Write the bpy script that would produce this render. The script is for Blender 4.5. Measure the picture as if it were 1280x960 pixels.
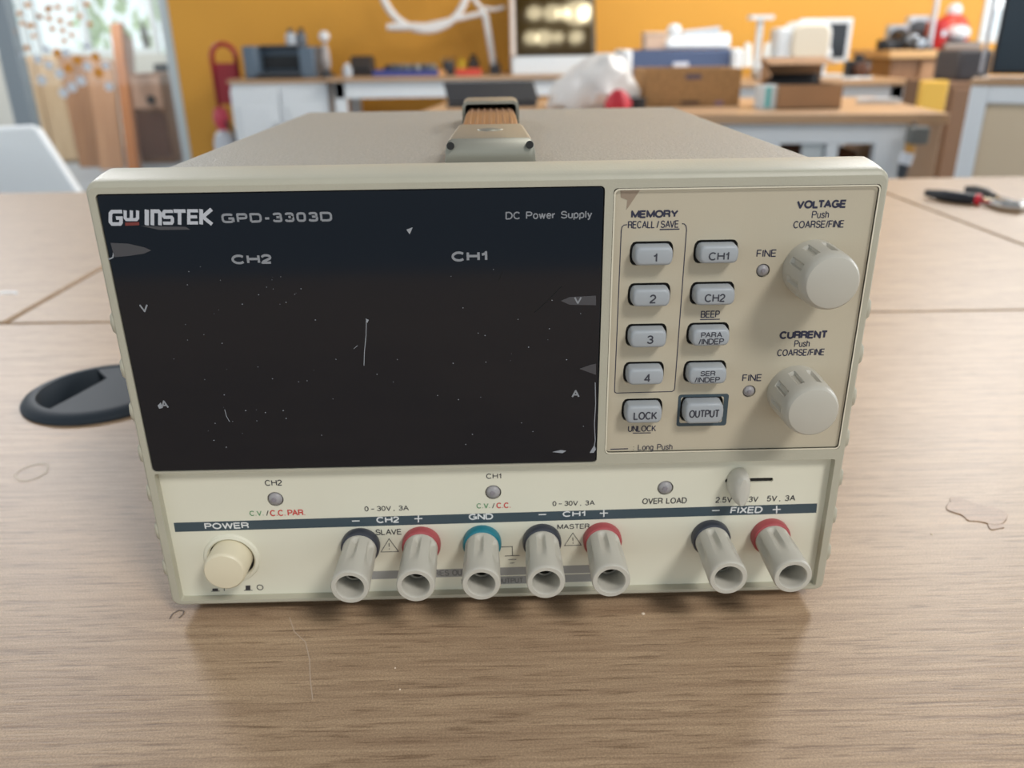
import bpy, bmesh, math, random
from mathutils import Vector, Matrix

for o in list(bpy.data.objects):
    bpy.data.objects.remove(o)
SC = bpy.context.scene
COL = SC.collection
PI = math.pi
TZ = 0.74                      # desk top height

# ------------------------------------------------------------------ camera
FPX = 1021.59                  # focal length in pixels of a 1280 px wide picture
PITCH, YAW, ROLL = 0.39751, -0.0173, -0.01366
CAM = Vector((0.00115, -0.21656, 0.90973))
def cam_axes():
    cy, sy = math.cos(YAW), math.sin(YAW)
    cp, sp = math.cos(PITCH), math.sin(PITCH)
    cr, sr = math.cos(ROLL), math.sin(ROLL)
    right = Vector((1, 0, 0)); fwd = Vector((0, cp, -sp)); up = Vector((0, sp, cp))
    r2 = cr*right + sr*up
    u2 = -sr*right + cr*up
    Rz = Matrix(((cy, -sy, 0), (sy, cy, 0), (0, 0, 1)))
    return Rz @ r2, Rz @ u2, Rz @ fwd
AX, AU, AF = cam_axes()
cd = bpy.data.cameras.new('camera'); co = bpy.data.objects.new('camera', cd); COL.objects.link(co)
m3 = Matrix((AX, AU, -AF)).transposed()
co.matrix_world = Matrix.Translation(CAM) @ m3.to_4x4()
cd.sensor_width = 36; cd.lens = FPX*36/1280
cd.clip_start = 0.01; cd.clip_end = 200
cd.dof.use_dof = True; cd.dof.focus_distance = 0.232; cd.dof.aperture_fstop = 12.5
SC.camera = co

# ------------------------------------------------------------------ view + world + lights
vs = SC.view_settings
vs.view_transform = 'Standard'; vs.look = 'None'; vs.gamma = 1; vs.use_curve_mapping = False
vs.exposure = 0.0
def S(r, g=None, b=None):
    if g is None: r, g, b = r
    f = lambda c: (c/255/12.92) if c/255 <= 0.04045 else ((c/255+0.055)/1.055)**2.4
    return (f(r), f(g), f(b), 1)

W = bpy.data.worlds.new('world'); SC.world = W; W.use_nodes = True
nt = W.node_tree; nt.nodes.clear()
wo = nt.nodes.new('ShaderNodeOutputWorld'); bg = nt.nodes.new('ShaderNodeBackground')
tc = nt.nodes.new('ShaderNodeTexCoord'); sx = nt.nodes.new('ShaderNodeSeparateXYZ'); rp = nt.nodes.new('ShaderNodeValToRGB')
nt.links.new(tc.outputs['Generated'], sx.inputs[0]); nt.links.new(sx.outputs['Z'], rp.inputs[0])
rp.color_ramp.elements[0].position = 0.12; rp.color_ramp.elements[0].color = (1.55, 1.70, 1.76, 1)
rp.color_ramp.elements[1].position = 0.42; rp.color_ramp.elements[1].color = (0.36, 0.38, 0.41, 1)
nt.links.new(rp.outputs[0], bg.inputs[0]); nt.links.new(bg.outputs[0], wo.inputs[0])
bg.inputs[1].default_value = 0.72

def area(name, loc, target, sx_, sy_, power, color=(1, 1, 1)):
    l = bpy.data.lights.new(name, 'AREA'); l.shape = 'RECTANGLE'; l.size = sx_; l.size_y = sy_
    l.energy = power; l.color = color
    o = bpy.data.objects.new(name, l); COL.objects.link(o); o.location = loc
    o.rotation_euler = (Vector(target)-Vector(loc)).to_track_quat('-Z', 'Y').to_euler()
    return o
area('ceiling_light_left', (-1.9, 2.6, 2.4), (0, 0.2, .8), .5, .5, 30, (.98, .98, 1))
area('ceiling_light_right', (1.9, 2.6, 2.4), (0, 0.2, .8), .45, .45, 42, (1, .98, .95))
area('ceiling_light_front', (1.0, -1.3, 2.5), (0, 0, .8), .5, .5, 30, (1, .97, .93))
area('back_wall_fill', (1.7, 3.0, 2.7), (.4, 5.0, .9), 1.2, .5, 48, (1, .97, .92))  # added fill light, brightens the orange wall
area('window_light_right', (4.4, 2.6, 1.9), (1.5, 4.6, 1.0), 1.6, 1.6, 85, (1, .98, .95))
area('side_room_fill', (-3.6, 5.9, 2.6), (-3.6, 7.2, .5), 1.2, .6, 85, (1, .98, .95))  # added fill light, brightens the furniture behind the glass

# ------------------------------------------------------------------ pixel <-> place helpers
def ray(px, py):
    return AX*((px-640)/FPX) + AU*((480-py)/FPX) + AF
def at(px, py, Y):             # the point of the plane y = Y seen at a photo pixel
    d = ray(px, py); return CAM + d*((Y-CAM.y)/d.y)
def on(px, py, Z):             # the point of the plane z = Z seen at a photo pixel
    d = ray(px, py); return CAM + d*((Z-CAM.z)/d.z)
def fp(px, py, Y=0.0):         # front panel: local x, z of the power supply
    p = at(px, py, Y); return p.x, p.z-TZ

# ------------------------------------------------------------------ materials
MATS = {}
def mat(name, rgb, rough=.5, metal=0.0, spec=.5, var=0.0, vscale=30, bump=0.0, bscale=200, coat=0.0):
    if name in MATS: return MATS[name]
    m = bpy.data.materials.new(name); m.use_nodes = True; n = m.node_tree; b = n.nodes['Principled BSDF']
    c = S(rgb)
    b.inputs['Base Color'].default_value = c; b.inputs['Roughness'].default_value = rough
    b.inputs['Metallic'].default_value = metal; b.inputs['Specular IOR Level'].default_value = spec
    b.inputs['Coat Weight'].default_value = coat
    t = n.nodes.new('ShaderNodeTexCoord')
    if var:
        no = n.nodes.new('ShaderNodeTexNoise'); no.inputs['Scale'].default_value = vscale; no.inputs['Detail'].default_value = 5
        r = n.nodes.new('ShaderNodeValToRGB')
        r.color_ramp.elements[0].position = .3; r.color_ramp.elements[1].position = .7
        r.color_ramp.elements[0].color = tuple(x*(1-var) for x in c[:3])+(1,)
        r.color_ramp.elements[1].color = tuple(min(1, x*(1+var)) for x in c[:3])+(1,)
        n.links.new(t.outputs['Object'], no.inputs['Vector']); n.links.new(no.outputs['Fac'], r.inputs[0]); n.links.new(r.outputs[0], b.inputs['Base Color'])
    if bump:
        n2 = n.nodes.new('ShaderNodeTexNoise'); n2.inputs['Scale'].default_value = bscale; n2.inputs['Detail'].default_value = 3
        bp = n.nodes.new('ShaderNodeBump'); bp.inputs['Strength'].default_value = bump; bp.inputs['Distance'].default_value = .0005
        n.links.new(t.outputs['Object'], n2.inputs['Vector']); n.links.new(n2.outputs['Fac'], bp.inputs['Height']); n.links.new(bp.outputs[0], b.inputs['Normal'])
    MATS[name] = m; return m

def wood(name, light, dark, sx=3.0, sy=160.0, sz=160.0, rough=.42, fine=True, spec=.5):
    """grain runs along local x"""
    if name in MATS: return MATS[name]
    m = bpy.data.materials.new(name); m.use_nodes = True; n = m.node_tree; b = n.nodes['Principled BSDF']; L = n.links.new
    t = n.nodes.new('ShaderNodeTexCoord')
    mp = n.nodes.new('ShaderNodeMapping'); mp.inputs['Scale'].default_value = (sx, sy, sz); L(t.outputs['Object'], mp.inputs[0])
    n1 = n.nodes.new('ShaderNodeTexNoise'); n1.inputs['Scale'].default_value = 1; n1.inputs['Detail'].default_value = 6; n1.inputs['Roughness'].default_value = .65
    n1.inputs['Distortion'].default_value = .3
    L(mp.outputs[0], n1.inputs['Vector'])
    r1 = n.nodes.new('ShaderNodeValToRGB'); e = r1.color_ramp.elements
    e[0].position = .30; e[0].color = S(dark); e[1].position = .62; e[1].color = S(light)
    L(n1.outputs['Fac'], r1.inputs[0])
    out = r1.outputs[0]
    if fine:
        mp2 = n.nodes.new('ShaderNodeMapping'); mp2.inputs['Scale'].default_value = (sx*4, sy*1.9, sz*1.9); L(t.outputs['Object'], mp2.inputs[0])
        n2 = n.nodes.new('ShaderNodeTexNoise'); n2.inputs['Scale'].default_value = 1; n2.inputs['Detail'].default_value = 4; L(mp2.outputs[0], n2.inputs['Vector'])
        r2 = n.nodes.new('ShaderNodeValToRGB'); e = r2.color_ramp.elements
        e[0].position = .30; e[0].color = (.50, .45, .41, 1); e[1].position = .45; e[1].color = (1, 1, 1, 1)
        L(n2.outputs['Fac'], r2.inputs[0])
        mx = n.nodes.new('ShaderNodeMix'); mx.data_type = 'RGBA'; mx.blend_type = 'MULTIPLY'; mx.inputs[0].default_value = .8
        L(out, mx.inputs[6]); L(r2.outputs[0], mx.inputs[7]); out = mx.outputs[2]
        n3 = n.nodes.new('ShaderNodeTexNoise'); n3.inputs['Scale'].default_value = 1900; n3.inputs['Detail'].default_value = 2; L(t.outputs['Object'], n3.inputs['Vector'])
        r3 = n.nodes.new('ShaderNodeValToRGB'); e = r3.color_ramp.elements
        e[0].position = .3; e[0].color = (.74, .73, .72, 1); e[1].position = .7; e[1].color = (1.14, 1.14, 1.14, 1)
        L(n3.outputs['Fac'], r3.inputs[0])
        mx2 = n.nodes.new('ShaderNodeMix'); mx2.data_type = 'RGBA'; mx2.blend_type = 'MULTIPLY'; mx2.inputs[0].default_value = 1
        L(out, mx2.inputs[6]); L(r3.outputs[0], mx2.inputs[7]); out = mx2.outputs[2]
        bp = n.nodes.new('ShaderNodeBump'); bp.inputs['Strength'].default_value = .25; bp.inputs['Distance'].default_value = .0003
        L(n2.outputs['Fac'], bp.inputs['Height']); L(bp.outputs[0], b.inputs['Normal'])
    L(out, b.inputs['Base Color'])
    b.inputs['Roughness'].default_value = rough; b.inputs['Specular IOR Level'].default_value = spec
    MATS[name] = m; return m

def glass_mat(name, tint=(1, 1, 1, 1), refl=.06):
    if name in MATS: return MATS[name]
    m = bpy.data.materials.new(name); m.use_nodes = True; n = m.node_tree; n.nodes.clear(); L = n.links.new
    o = n.nodes.new('ShaderNodeOutputMaterial'); mx = n.nodes.new('ShaderNodeMixShader')
    tr = n.nodes.new('ShaderNodeBsdfTransparent'); tr.inputs[0].default_value = tint
    gl = n.nodes.new('ShaderNodeBsdfGlossy'); gl.inputs['Roughness'].default_value = .02
    mx.inputs[0].default_value = refl
    L(tr.outputs[0], mx.inputs[1]); L(gl.outputs[0], mx.inputs[2]); L(mx.outputs[0], o.inputs[0])
    MATS[name] = m; return m

# ------------------------------------------------------------------ mesh helpers
class MB:
    def __init__(self): self.bm = bmesh.new()
    def add(self, vs_, fs, M=None):
        v = [self.bm.verts.new((M @ Vector(p)) if M else p) for p in vs_]
        for f in fs:
            try: self.bm.faces.new([v[i] for i in f])
            except ValueError: pass
        return self
    def box(self, x0, x1, y0, y1, z0, z1, M=None):
        p = [(x, y, z) for z in (z0, z1) for y in (y0, y1) for x in (x0, x1)]
        return self.add(p, [(0, 2, 3, 1), (4, 5, 7, 6), (0, 1, 5, 4), (2, 6, 7, 3), (0, 4, 6, 2), (1, 3, 7, 5)], M)
    def hexa(self, b, t):      # 4 bottom points, 4 top points (counter-clockwise from above)
        return self.add(list(b)+list(t), [(3, 2, 1, 0), (4, 5, 6, 7), (0, 1, 5, 4), (1, 2, 6, 5), (2, 3, 7, 6), (3, 0, 4, 7)])
    def loops(self, rings, cap0=True, cap1=True, closed=True):
        n = len(rings[0]); vv = [[self.bm.verts.new(p) for p in r] for r in rings]
        for a, b in zip(vv, vv[1:]):
            for i in range(n if closed else n-1):
                j = (i+1) % n
                try: self.bm.faces.new((a[i], a[j], b[j], b[i]))
                except ValueError: pass
        if cap0: self.bm.faces.new(vv[0][::-1])
        if cap1: self.bm.faces.new(vv[-1])
        return self
    def lathe(self, prof, c=(0, 0, 0), axis='Z', n=40, mod=None, cap0=True, cap1=True):
        """prof: list of (radius, height along the axis); mod(radius, height, angle) -> radius"""
        rings = []
        for r, h in prof:
            ring = []
            for k in range(n):
                a = 2*PI*k/n; rr = mod(r, h, a) if mod else r
                u, w = rr*math.cos(a), rr*math.sin(a)
                p = {'Z': (u, w, h), 'Y': (u, h, w), 'X': (h, u, w)}[axis]
                ring.append((c[0]+p[0], c[1]+p[1], c[2]+p[2]))
            rings.append(ring)
        return self.loops(rings, cap0, cap1)
    def cyl(self, p0, p1, r0, r1=None, n=20):
        p0, p1 = Vector(p0), Vector(p1); r1 = r0 if r1 is None else r1
        q = (p1-p0).to_track_quat('Z', 'Y'); rings = []
        for p, r in ((p0, r0), (p1, r1)):
            rings.append([p + q @ Vector((r*math.cos(2*PI*k/n), r*math.sin(2*PI*k/n), 0)) for k in range(n)])
        return self.loops(rings)
    def tube(self, pts, r, n=10, flat=1.0):
        pts = [Vector(p) for p in pts]; rings = []
        for i, p in enumerate(pts):
            d = (pts[min(i+1, len(pts)-1)]-pts[max(i-1, 0)]).normalized()
            q = d.to_track_quat('Z', 'Y'); rr = r[i] if isinstance(r, (list, tuple)) else r
            rings.append([p + q @ Vector((rr*math.cos(2*PI*k/n), rr*flat*math.sin(2*PI*k/n), 0)) for k in range(n)])
        return self.loops(rings)
    def ball(self, c, r, n=16, sq=(1, 1, 1)):
        rings = []
        for i in range(1, n//2):
            t = PI*i/(n//2)
            rings.append([(c[0]+sq[0]*r*math.sin(t)*math.cos(2*PI*k/n), c[1]+sq[1]*r*math.sin(t)*math.sin(2*PI*k/n), c[2]-sq[2]*r*math.cos(t)) for k in range(n)])
        return self.loops(rings)
    def prism(self, poly, y0, y1):      # polygon in x, z pulled from y0 (front) to y1
        return self.loops([[(x, y0, z) for x, z in poly], [(x, y1, z) for x, z in poly]])
    def slab(self, poly, z0, z1):       # polygon in x, y pulled up
        return self.loops([[(x, y, z0) for x, y in poly], [(x, y, z1) for x, y in poly]])

def obj(name, mb, m, parent=None, bevel=0, seg=2, smooth=True, loc=None):
    bm = mb.bm
    bmesh.ops.recalc_face_normals(bm, faces=bm.faces)
    if smooth:
        for f in bm.faces: f.smooth = True
        for e in bm.edges:
            e.smooth = len(e.link_faces) == 2 and e.calc_face_angle(0) < 0.6
    me = bpy.data.meshes.new(name); bm.to_mesh(me); bm.free()
    o = bpy.data.objects.new(name, me); COL.objects.link(o)
    if m: me.materials.append(m)
    if parent: o.parent = parent
    if loc: o.location = loc
    if bevel:
        b = o.modifiers.new('bevel', 'BEVEL'); b.width = bevel; b.segments = seg; b.limit_method = 'ANGLE'; b.angle_limit = .7
        b.harden_normals = False
    return o
def tag(o, label, cat, group=None, kind=None):
    o['label'] = label; o['category'] = cat
    if group: o['group'] = group
    if kind: o['kind'] = kind
    return o
def empty(name, loc, label=None, cat=None, group=None, rz=0):
    o = bpy.data.objects.new(name, None); COL.objects.link(o); o.location = loc; o.rotation_euler = (0, 0, rz)
    o.empty_display_size = .02
    if label: tag(o, label, cat, group)
    return o
def struct(name, mb, m, **k):
    o = obj(name, mb, m, **k); o['kind'] = 'structure'; return o
def copy_tree(o, parent=None):
    c = o.copy(); COL.objects.link(c); c.parent = parent
    for ch in [x for x in bpy.data.objects if x.parent == o]: copy_tree(ch, c)
    return c
def rrect(x0, x1, z0, z1, r, n=6):
    pts = []
    for cx, cz, a0 in ((x1-r, z1-r, 0), (x0+r, z1-r, PI/2), (x0+r, z0+r, PI), (x1-r, z0+r, 1.5*PI)):
        for k in range(n+1):
            a = a0+PI/2*k/n; pts.append((cx+r*math.cos(a), cz+r*math.sin(a)))
    return pts
def circ(cx, cz, r, n=32):
    return [(cx+r*math.cos(2*PI*k/n), cz+r*math.sin(2*PI*k/n)) for k in range(n)]

# lettering: a plain sans drawn as strokes, one flat ribbon per stroke
def arc(cx, cy, rx, ry, a0, a1, n=12, e=1.0):
    out = []
    for k in range(n+1):
        a = math.radians(a0+(a1-a0)*k/n); c, s_ = math.cos(a), math.sin(a)
        out.append((cx+rx*math.copysign(abs(c)**e, c), cy+ry*math.copysign(abs(s_)**e, s_)))
    return out
def build_font(e):
    A = lambda *q: arc(*q, e=e)
    G = {}
    G['A'] = (.86, [[(0, 0), (.43, 1), (.86, 0)], [(.15, .35), (.71, .35)]])
    G['B'] = (.72, [[(.4, .53), (0, .53), (0, 1), (.4, 1)]+A(.42, .765, .26, .235, 90, -90)[1:]+A(.44, .265, .28, .265, 90, -90)+[(0, 0), (0, .53)]])
    G['C'] = (.84, [A(.43, .5, .43, .5, 42, 318, 22)])
    G['D'] = (.8, [[(0, 0), (0, 1), (.34, 1)]+A(.36, .5, .44, .5, 90, -90, 16)+[(.34, 0), (0, 0)]])
    G['E'] = (.68, [[(.68, 1), (0, 1), (0, 0), (.68, 0)], [(0, .52), (.62, .52)]])
    G['F'] = (.62, [[(.62, 1), (0, 1), (0, 0)], [(0, .5), (.55, .5)]])
    G['G'] = (.88, [A(.43, .5, .43, .5, 42, 330, 22)+[(.86, .47), (.47, .47)], [(.86, .4), (.87, 0)]])
    G['H'] = (.76, [[(0, 0), (0, 1)], [(.76, 0), (.76, 1)], [(0, .53), (.76, .53)]])
    G['I'] = (.06, [[(.03, 0), (.03, 1)]])
    G['K'] = (.74, [[(0, 0), (0, 1)], [(.7, 1), (0, .36)], [(.24, .58), (.74, 0)]])
    G['L'] = (.6, [[(0, 1), (0, 0), (.6, 0)]])
    G['M'] = (.9, [[(0, 0), (0, 1), (.45, .08), (.9, 1), (.9, 0)]])
    G['N'] = (.76, [[(0, 0), (0, 1), (.76, 0), (.76, 1)]])
    G['O'] = (.92, [A(.46, .5, .46, .5, 0, 360, 28)])
    G['P'] = (.7, [[(0, 0), (0, 1), (.42, 1)]+A(.42, .735, .28, .265, 90, -90)+[(.42, .47), (0, .47)]])
    G['R'] = (.74, [[(0, 0), (0, 1), (.44, 1)]+A(.44, .75, .28, .25, 90, -90)+[(.44, .5), (0, .5)], [(.46, .5), (.66, .4), (.69, .1), (.74, 0)]])
    G['S'] = (.74, [A(.37, .745, .33, .255, 15, 180, 12)+A(.37, .745, .33, .235, 180, 260, 5)[1:]+A(.37, .265, .37, .255, 80, 0, 5)+A(.37, .265, .37, .265, 0, -165, 12)[1:]])
    G['T'] = (.74, [[(0, 1), (.74, 1)], [(.37, 1), (.37, 0)]])
    G['U'] = (.74, [[(0, 1), (0, .36)]+A(.37, .36, .37, .36, 180, 360, 14)[1:]+[(.74, 1)]])
    G['V'] = (.8, [[(0, 1), (.4, 0), (.8, 1)]])
    G['W'] = (1.16, [[(0, 1), (.28, 0), (.58, 1), (.88, 0), (1.16, 1)]])
    G['X'] = (.78, [[(0, 0), (.75, 1)], [(.03, 1), (.78, 0)]])
    G['Y'] = (.8, [[(0, 1), (.4, .42), (.8, 1)], [(.4, .42), (.4, 0)]])
    G['0'] = (.6, [A(.3, .5, .3, .5, 0, 360, 24)])
    G['1'] = (.34, [[(0, .72), (.16, .76), (.26, .86), (.3, 1), (.3, 0)]])
    G['2'] = (.6, [A(.3, .71, .29, .29, 170, -20, 12)+[(.5, .5), (.1, .18), (0, 0), (.6, 0)]])
    G['3'] = (.62, [A(.31, .755, .28, .245, 165, -75, 12)+[(.24, .53)], [(.24, .53)]+A(.31, .275, .31, .275, 80, -165, 14)])
    G['4'] = (.64, [[(.47, 0), (.47, 1), (0, .27), (.64, .27)]])
    G['5'] = (.62, [[(.56, 1), (.12, 1), (.06, .49)]+A(.31, .32, .31, .32, 130, -160, 14)])
    G['e'] = (.54, [[(.02, .38), (.54, .38)]+A(.28, .36, .27, .37, 5, 320, 18)])
    G['g'] = (.54, [A(.26, .36, .26, .37, 0, 360, 18), [(.52, .72), (.52, 0)]+A(.27, -.04, .25, .25, 0, -160, 10)])
    G['h'] = (.5, [[(0, 1), (0, 0)], [(0, .46)]+A(.25, .47, .25, .26, 170, 0, 9)+[(.5, 0)]])
    G['n'] = (.5, [[(0, .72), (0, 0)], [(0, .46)]+A(.25, .47, .25, .26, 170, 0, 9)+[(.5, 0)]])
    G['l'] = (.06, [[(.03, 1), (.03, 0)]])
    G['o'] = (.56, [A(.28, .36, .28, .37, 0, 360, 20)])
    G['p'] = (.54, [[(0, .72), (0, -.28)], A(.28, .36, .26, .37, 0, 360, 18)])
    G['r'] = (.3, [[(0, .72), (0, 0)], [(0, .42), (.1, .62), (.3, .7)]])
    G['s'] = (.48, [[(.45, .55), (.38, .68), (.22, .73), (.06, .66), (.04, .52), (.14, .43), (.36, .34), (.47, .22), (.42, .06), (.24, -.01), (.06, .05), (0, .18)]])
    G['u'] = (.5, [[(0, .72), (0, .25)]+A(.25, .25, .25, .26, 180, 350, 9)+[(.5, .3)], [(.5, .72), (.5, 0)]])
    G['w'] = (.76, [[(0, .72), (.19, 0), (.38, .72), (.57, 0), (.76, .72)]])
    G['y'] = (.5, [[(0, .72), (.25, .02)], [(.5, .72), (.2, -.18), (.1, -.27), (.0, -.27)]])
    G['/'] = (.3, [[(0, -.02), (.3, 1.02)]])
    G['-'] = (.34, [[(0, .4), (.34, .4)]])
    G['~'] = (.56, [[(0, .42), (.56, .42)]])
    G['.'] = (.1, [[(.05, 0), (.05, .11)]])
    G[','] = (.1, [[(.07, .1), (.06, 0), (0, -.12)]])
    G[':'] = (.1, [[(.05, .02), (.05, .13)], [(.05, .55), (.05, .66)]])
    return G
SANS = build_font(1.0); SQUARE = build_font(.55)
def txt(mb, s, box, y, wt=.13, shear=0.0, gap=.24, font=None):
    """box = (left, top, right, bottom) of the inked word in photo pixels; y = depth of the printed face; wt = stroke / cap height"""
    G = font or SANS
    xl, yt, xr, yb = box; ym = (yt+yb)/2; xm = (xl+xr)/2
    sl = .014+(ym-230)/530*.018
    h = max(3, (yb-yt)-sl*(xr-xl))
    x0, z = fp(xl, ym+sl*(xm-xl), y); x1, _ = fp(xr, ym-sl*(xr-xm), y)
    _, z1 = fp(xm, ym-h/2, y); _, z0 = fp(xm, ym+h/2, y)
    pen = 0; P = []
    for n_, ch in enumerate(s):
        if ch == ' ': pen += .32; continue
        if s[max(0, n_-1):n_+1] in ('LT', 'TA', 'AV', 'PA'): pen -= gap*.6
        wd, st_ = G[ch]
        for q in st_: P.append([(pen+u+shear*v, v) for u, v in q])
        pen += wd+gap
    xs = [p[0] for q in P for p in q]; zs = [p[1] for q in P for p in q]
    ax, bx_, az, bz = min(xs), max(xs), min(min(zs), 0), max(zs)
    w = wt*(z1-z0)/(bz-az)
    kx = (x1-x0-w*.9)/max(1e-6, bx_-ax) if bx_-ax > .1 else 1e-9
    kz = (z1-z0-w*.9)/(bz-az)
    for q in P:
        round_stroke(mb, [(x0+w*.45+(u-ax)*kx, z0+w*.45+(v-az)*kz) for u, v in q], w, y)
INK = [0]
def step(y):
    INK[0] += 1; return y-(INK[0] % 7)*4e-6
def round_stroke(mb, pts, w, y):
    """rounded pen line: one bar per piece and a dot at each bend; pts in local x, z"""
    h = w/2
    for i, (a, b) in enumerate(zip(pts, pts[1:])):
        a, b = Vector(a), Vector(b); d = b-a
        if d.length < 1e-7: continue
        d.normalize(); n = Vector((-d.y, d.x))*h; yy = step(y)
        mb.add([(p.x, yy, p.y) for p in (a-n, b-n, b+n, a+n)], [(0, 1, 2, 3)])
        if i:
            yy = step(y); mb.add([(a.x+h*math.cos(k*PI/5), yy, a.y+h*math.sin(k*PI/5)) for k in range(10)], [tuple(range(10))])
def stroke(mb, pts, w, y, closed=False):
    """flat ribbon with mitred corners; pts in local x, z"""
    y = step(y)
    n = len(pts); L, Rr = [], []
    for i in range(n):
        p = Vector(pts[i])
        a = Vector(pts[i-1]) if (i > 0 or closed) else None
        b = Vector(pts[(i+1) % n]) if (i < n-1 or closed) else None
        d1 = (p-a).normalized() if a is not None else (b-p).normalized()
        d2 = (b-p).normalized() if b is not None else d1
        n1 = Vector((-d1.y, d1.x)); n2 = Vector((-d2.y, d2.x)); mm = n1+n2
        mm = mm.normalized() if mm.length > 1e-9 else n1
        k = w/2/max(.35, mm.dot(n1))
        L.append((p.x+mm.x*k, y, p.y+mm.y*k)); Rr.append((p.x-mm.x*k, y, p.y-mm.y*k))
    V = L+Rr; F = [(i, i+1, n+i+1, n+i) for i in range(n-1)]
    if closed: F.append((n-1, 0, n, 2*n-1))
    mb.add(V, F)
def pstroke(mb, px, wpx, y, closed=False):
    stroke(mb, [fp(a, b, y) for a, b in px], wpx*.00021, y, closed)
def flat(mb, px, y):
    p = [fp(a, b, y) for a, b in px]; mb.add([(a, y, b) for a, b in p], [tuple(range(len(p)))])

# plate with holes, front face at y, hole walls going back
def plate(outer, holes, y, depth, edge=0.0):
    mb = MB(); bm = mb.bm; es = []; rings = []
    for loop in [outer]+holes:
        vv = [bm.verts.new((x, y, z)) for x, z in loop]; rings.append(vv)
        for i in range(len(vv)): es.append(bm.edges.new((vv[i], vv[(i+1) % len(vv)])))
    bmesh.ops.triangle_fill(bm, use_beauty=True, use_dissolve=False, edges=es)
    for vv in rings:
        bb = [bm.verts.new((v.co.x, y+depth, v.co.z)) for v in vv]
        for i in range(len(vv)):
            j = (i+1) % len(vv); bm.faces.new((vv[i], vv[j], bb[j], bb[i]))
    return mb

# ================================================================== THE ROOM
def wall_paint(): return mat('orange_wall_paint', (226, 162, 58), .6, var=.04, vscale=1.5)
WY = 5.2
struct('floor', MB().box(-12, 9, -12, 9, -.05, 0), mat('grey_blue_floor', (150, 158, 166), .4, var=.08, vscale=3))
struct('wall_back', MB().box(-1.93, 3.0, WY, WY+.1, 0, 2.8), wall_paint())
struct('wall_right', MB().box(5.2, 5.3, WY-.1, WY+.1, 0, 2.8).box(3.0, 5.2, WY, WY+.1, 0, .86), wall_paint())
# side room behind the glass, with its windows
wm = mat('white_wall_paint', (205, 205, 198), .6)
fr = mat('white_window_frame', (222, 228, 230), .4)
struct('wall_left', MB().box(-7, -1.9, 8.2, 8.3, 0, .84).box(-7, -1.9, 8.2, 8.3, 2.5, 2.9), wm)
def window(name, x0, x1, y, z0, z1, cuts):
    mb = MB(); f = .05
    mb.box(x0, x1, y-.03, y+.03, z0, z0+f).box(x0, x1, y-.03, y+.03, z1-f, z1)
    mb.box(x0, x0+f, y-.03, y+.03, z0+f, z1-f).box(x1-f, x1, y-.03, y+.03, z0+f, z1-f)
    for c in cuts: mb.box(x0+(x1-x0)*c-.03, x0+(x1-x0)*c+.03, y-.025, y+.025, z0+f, z1-f)
    o = struct(name, mb, fr, bevel=.004)
    obj('pane', MB().box(x0+f, x1-f, y-.004, y+.004, z0+f, z1-f), glass_mat('window_glass', (1, 1, 1, 1), .05), o)
window('window_1', -6.2, -4.35, 8.24, .84, 2.5, (.33, .66))
window('window_2', -4.3, -3.15, 8.24, .84, 2.5, (.42,))
window('window_3', -3.1, -1.95, 8.24, .84, 2.5, (.5,))
window('window_4', 3.02, 5.18, WY+.05, .86, 2.6, (.25, .5, .75))

# greenery outside the side-room windows
def bush(name, loc, r, seed, rgb, label):
    rnd = random.Random(seed); mb = MB()
    for k in range(260):
        v = Vector((rnd.gauss(0, 1), rnd.gauss(0, 1), rnd.gauss(0, 1))).normalized()*r*(.55+.45*rnd.random())
        v.z = v.z*1.1+r
        q = Vector((rnd.random()-.5, rnd.random()-.5, rnd.random()-.5)).to_track_quat('Z', 'Y'); s = r*.13
        mb.add([v+q @ Vector((0, -s, 0)), v+q @ Vector((s*.5, 0, 0)), v+q @ Vector((0, s, 0)), v+q @ Vector((-s*.5, 0, 0))], [(0, 1, 2, 3)])
    root = empty(name, loc, label, 'tree')
    obj('foliage', mb, mat(name+'_leaf', rgb, .6, var=.12, vscale=4), root)
    obj('trunk', MB().tube([(0, 0, 0), (.05, 0, r*.7), (0, .05, r*1.3)], [.1, .07, .04]), mat('bark', (90, 75, 60), .8), root)
bush('leafy_tree', (-4.95, 12.5, 0), .95, 3, (206, 224, 180), 'green leafy tree outside the window right of the wooden post')
bush('pale_tree', (-8.4, 14.0, 0), 1.0, 5, (206, 226, 216), 'pale bluish green tree outside the window farthest left')

# ================================================================== DESKS
desk_wood = wood('oak_desk_laminate', (187, 160, 130), (154, 127, 101), 18.0, 560.0, 560.0, rough=.44)
white_metal = mat('white_powder_coat', (214, 220, 224), .4)
edge_m = mat('desk_edge_band', (176, 138, 100), .5)
def desk(label, pts, group='desks pushed together', hole=None):
    cx = sum(p[0] for p in pts)/4; cy = sum(p[1] for p in pts)/4
    root = empty('desk', (cx, cy, 0), label, 'desk', group)
    loc = [(x-cx, y-cy) for x, y in pts]
    if hole:
        hx, hy, hr = hole; ring_ = [(hx-cx+hr*math.cos(2*PI*k/48), hy-cy+hr*math.sin(2*PI*k/48)) for k in range(48)]
        pm = plate(loc, [ring_], 0, .025)
        for v in pm.bm.verts: v.co = (v.co.x, v.co.z, TZ-v.co.y)
        top = obj('desk_top', pm, desk_wood, root)
    else:
        top = obj('desk_top', MB().slab(loc, TZ-.025, TZ), desk_wood, root, bevel=.0012)
    fr_ = MB()
    for (a, b) in zip(loc, loc[1:]+loc[:1]):
        a = Vector(a)*.93; b = Vector(b)*.93
        fr_.cyl((a.x, a.y, TZ-.045), (b.x, b.y, TZ-.045), .018, n=8)
    obj('frame', fr_, white_metal, root)
    for x, y in loc:
        obj('leg', MB().box(x*.93-.025, x*.93+.025, y*.9-.025, y*.9+.025, 0, TZ-.03), white_metal, root, bevel=.004)
    return root
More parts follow.
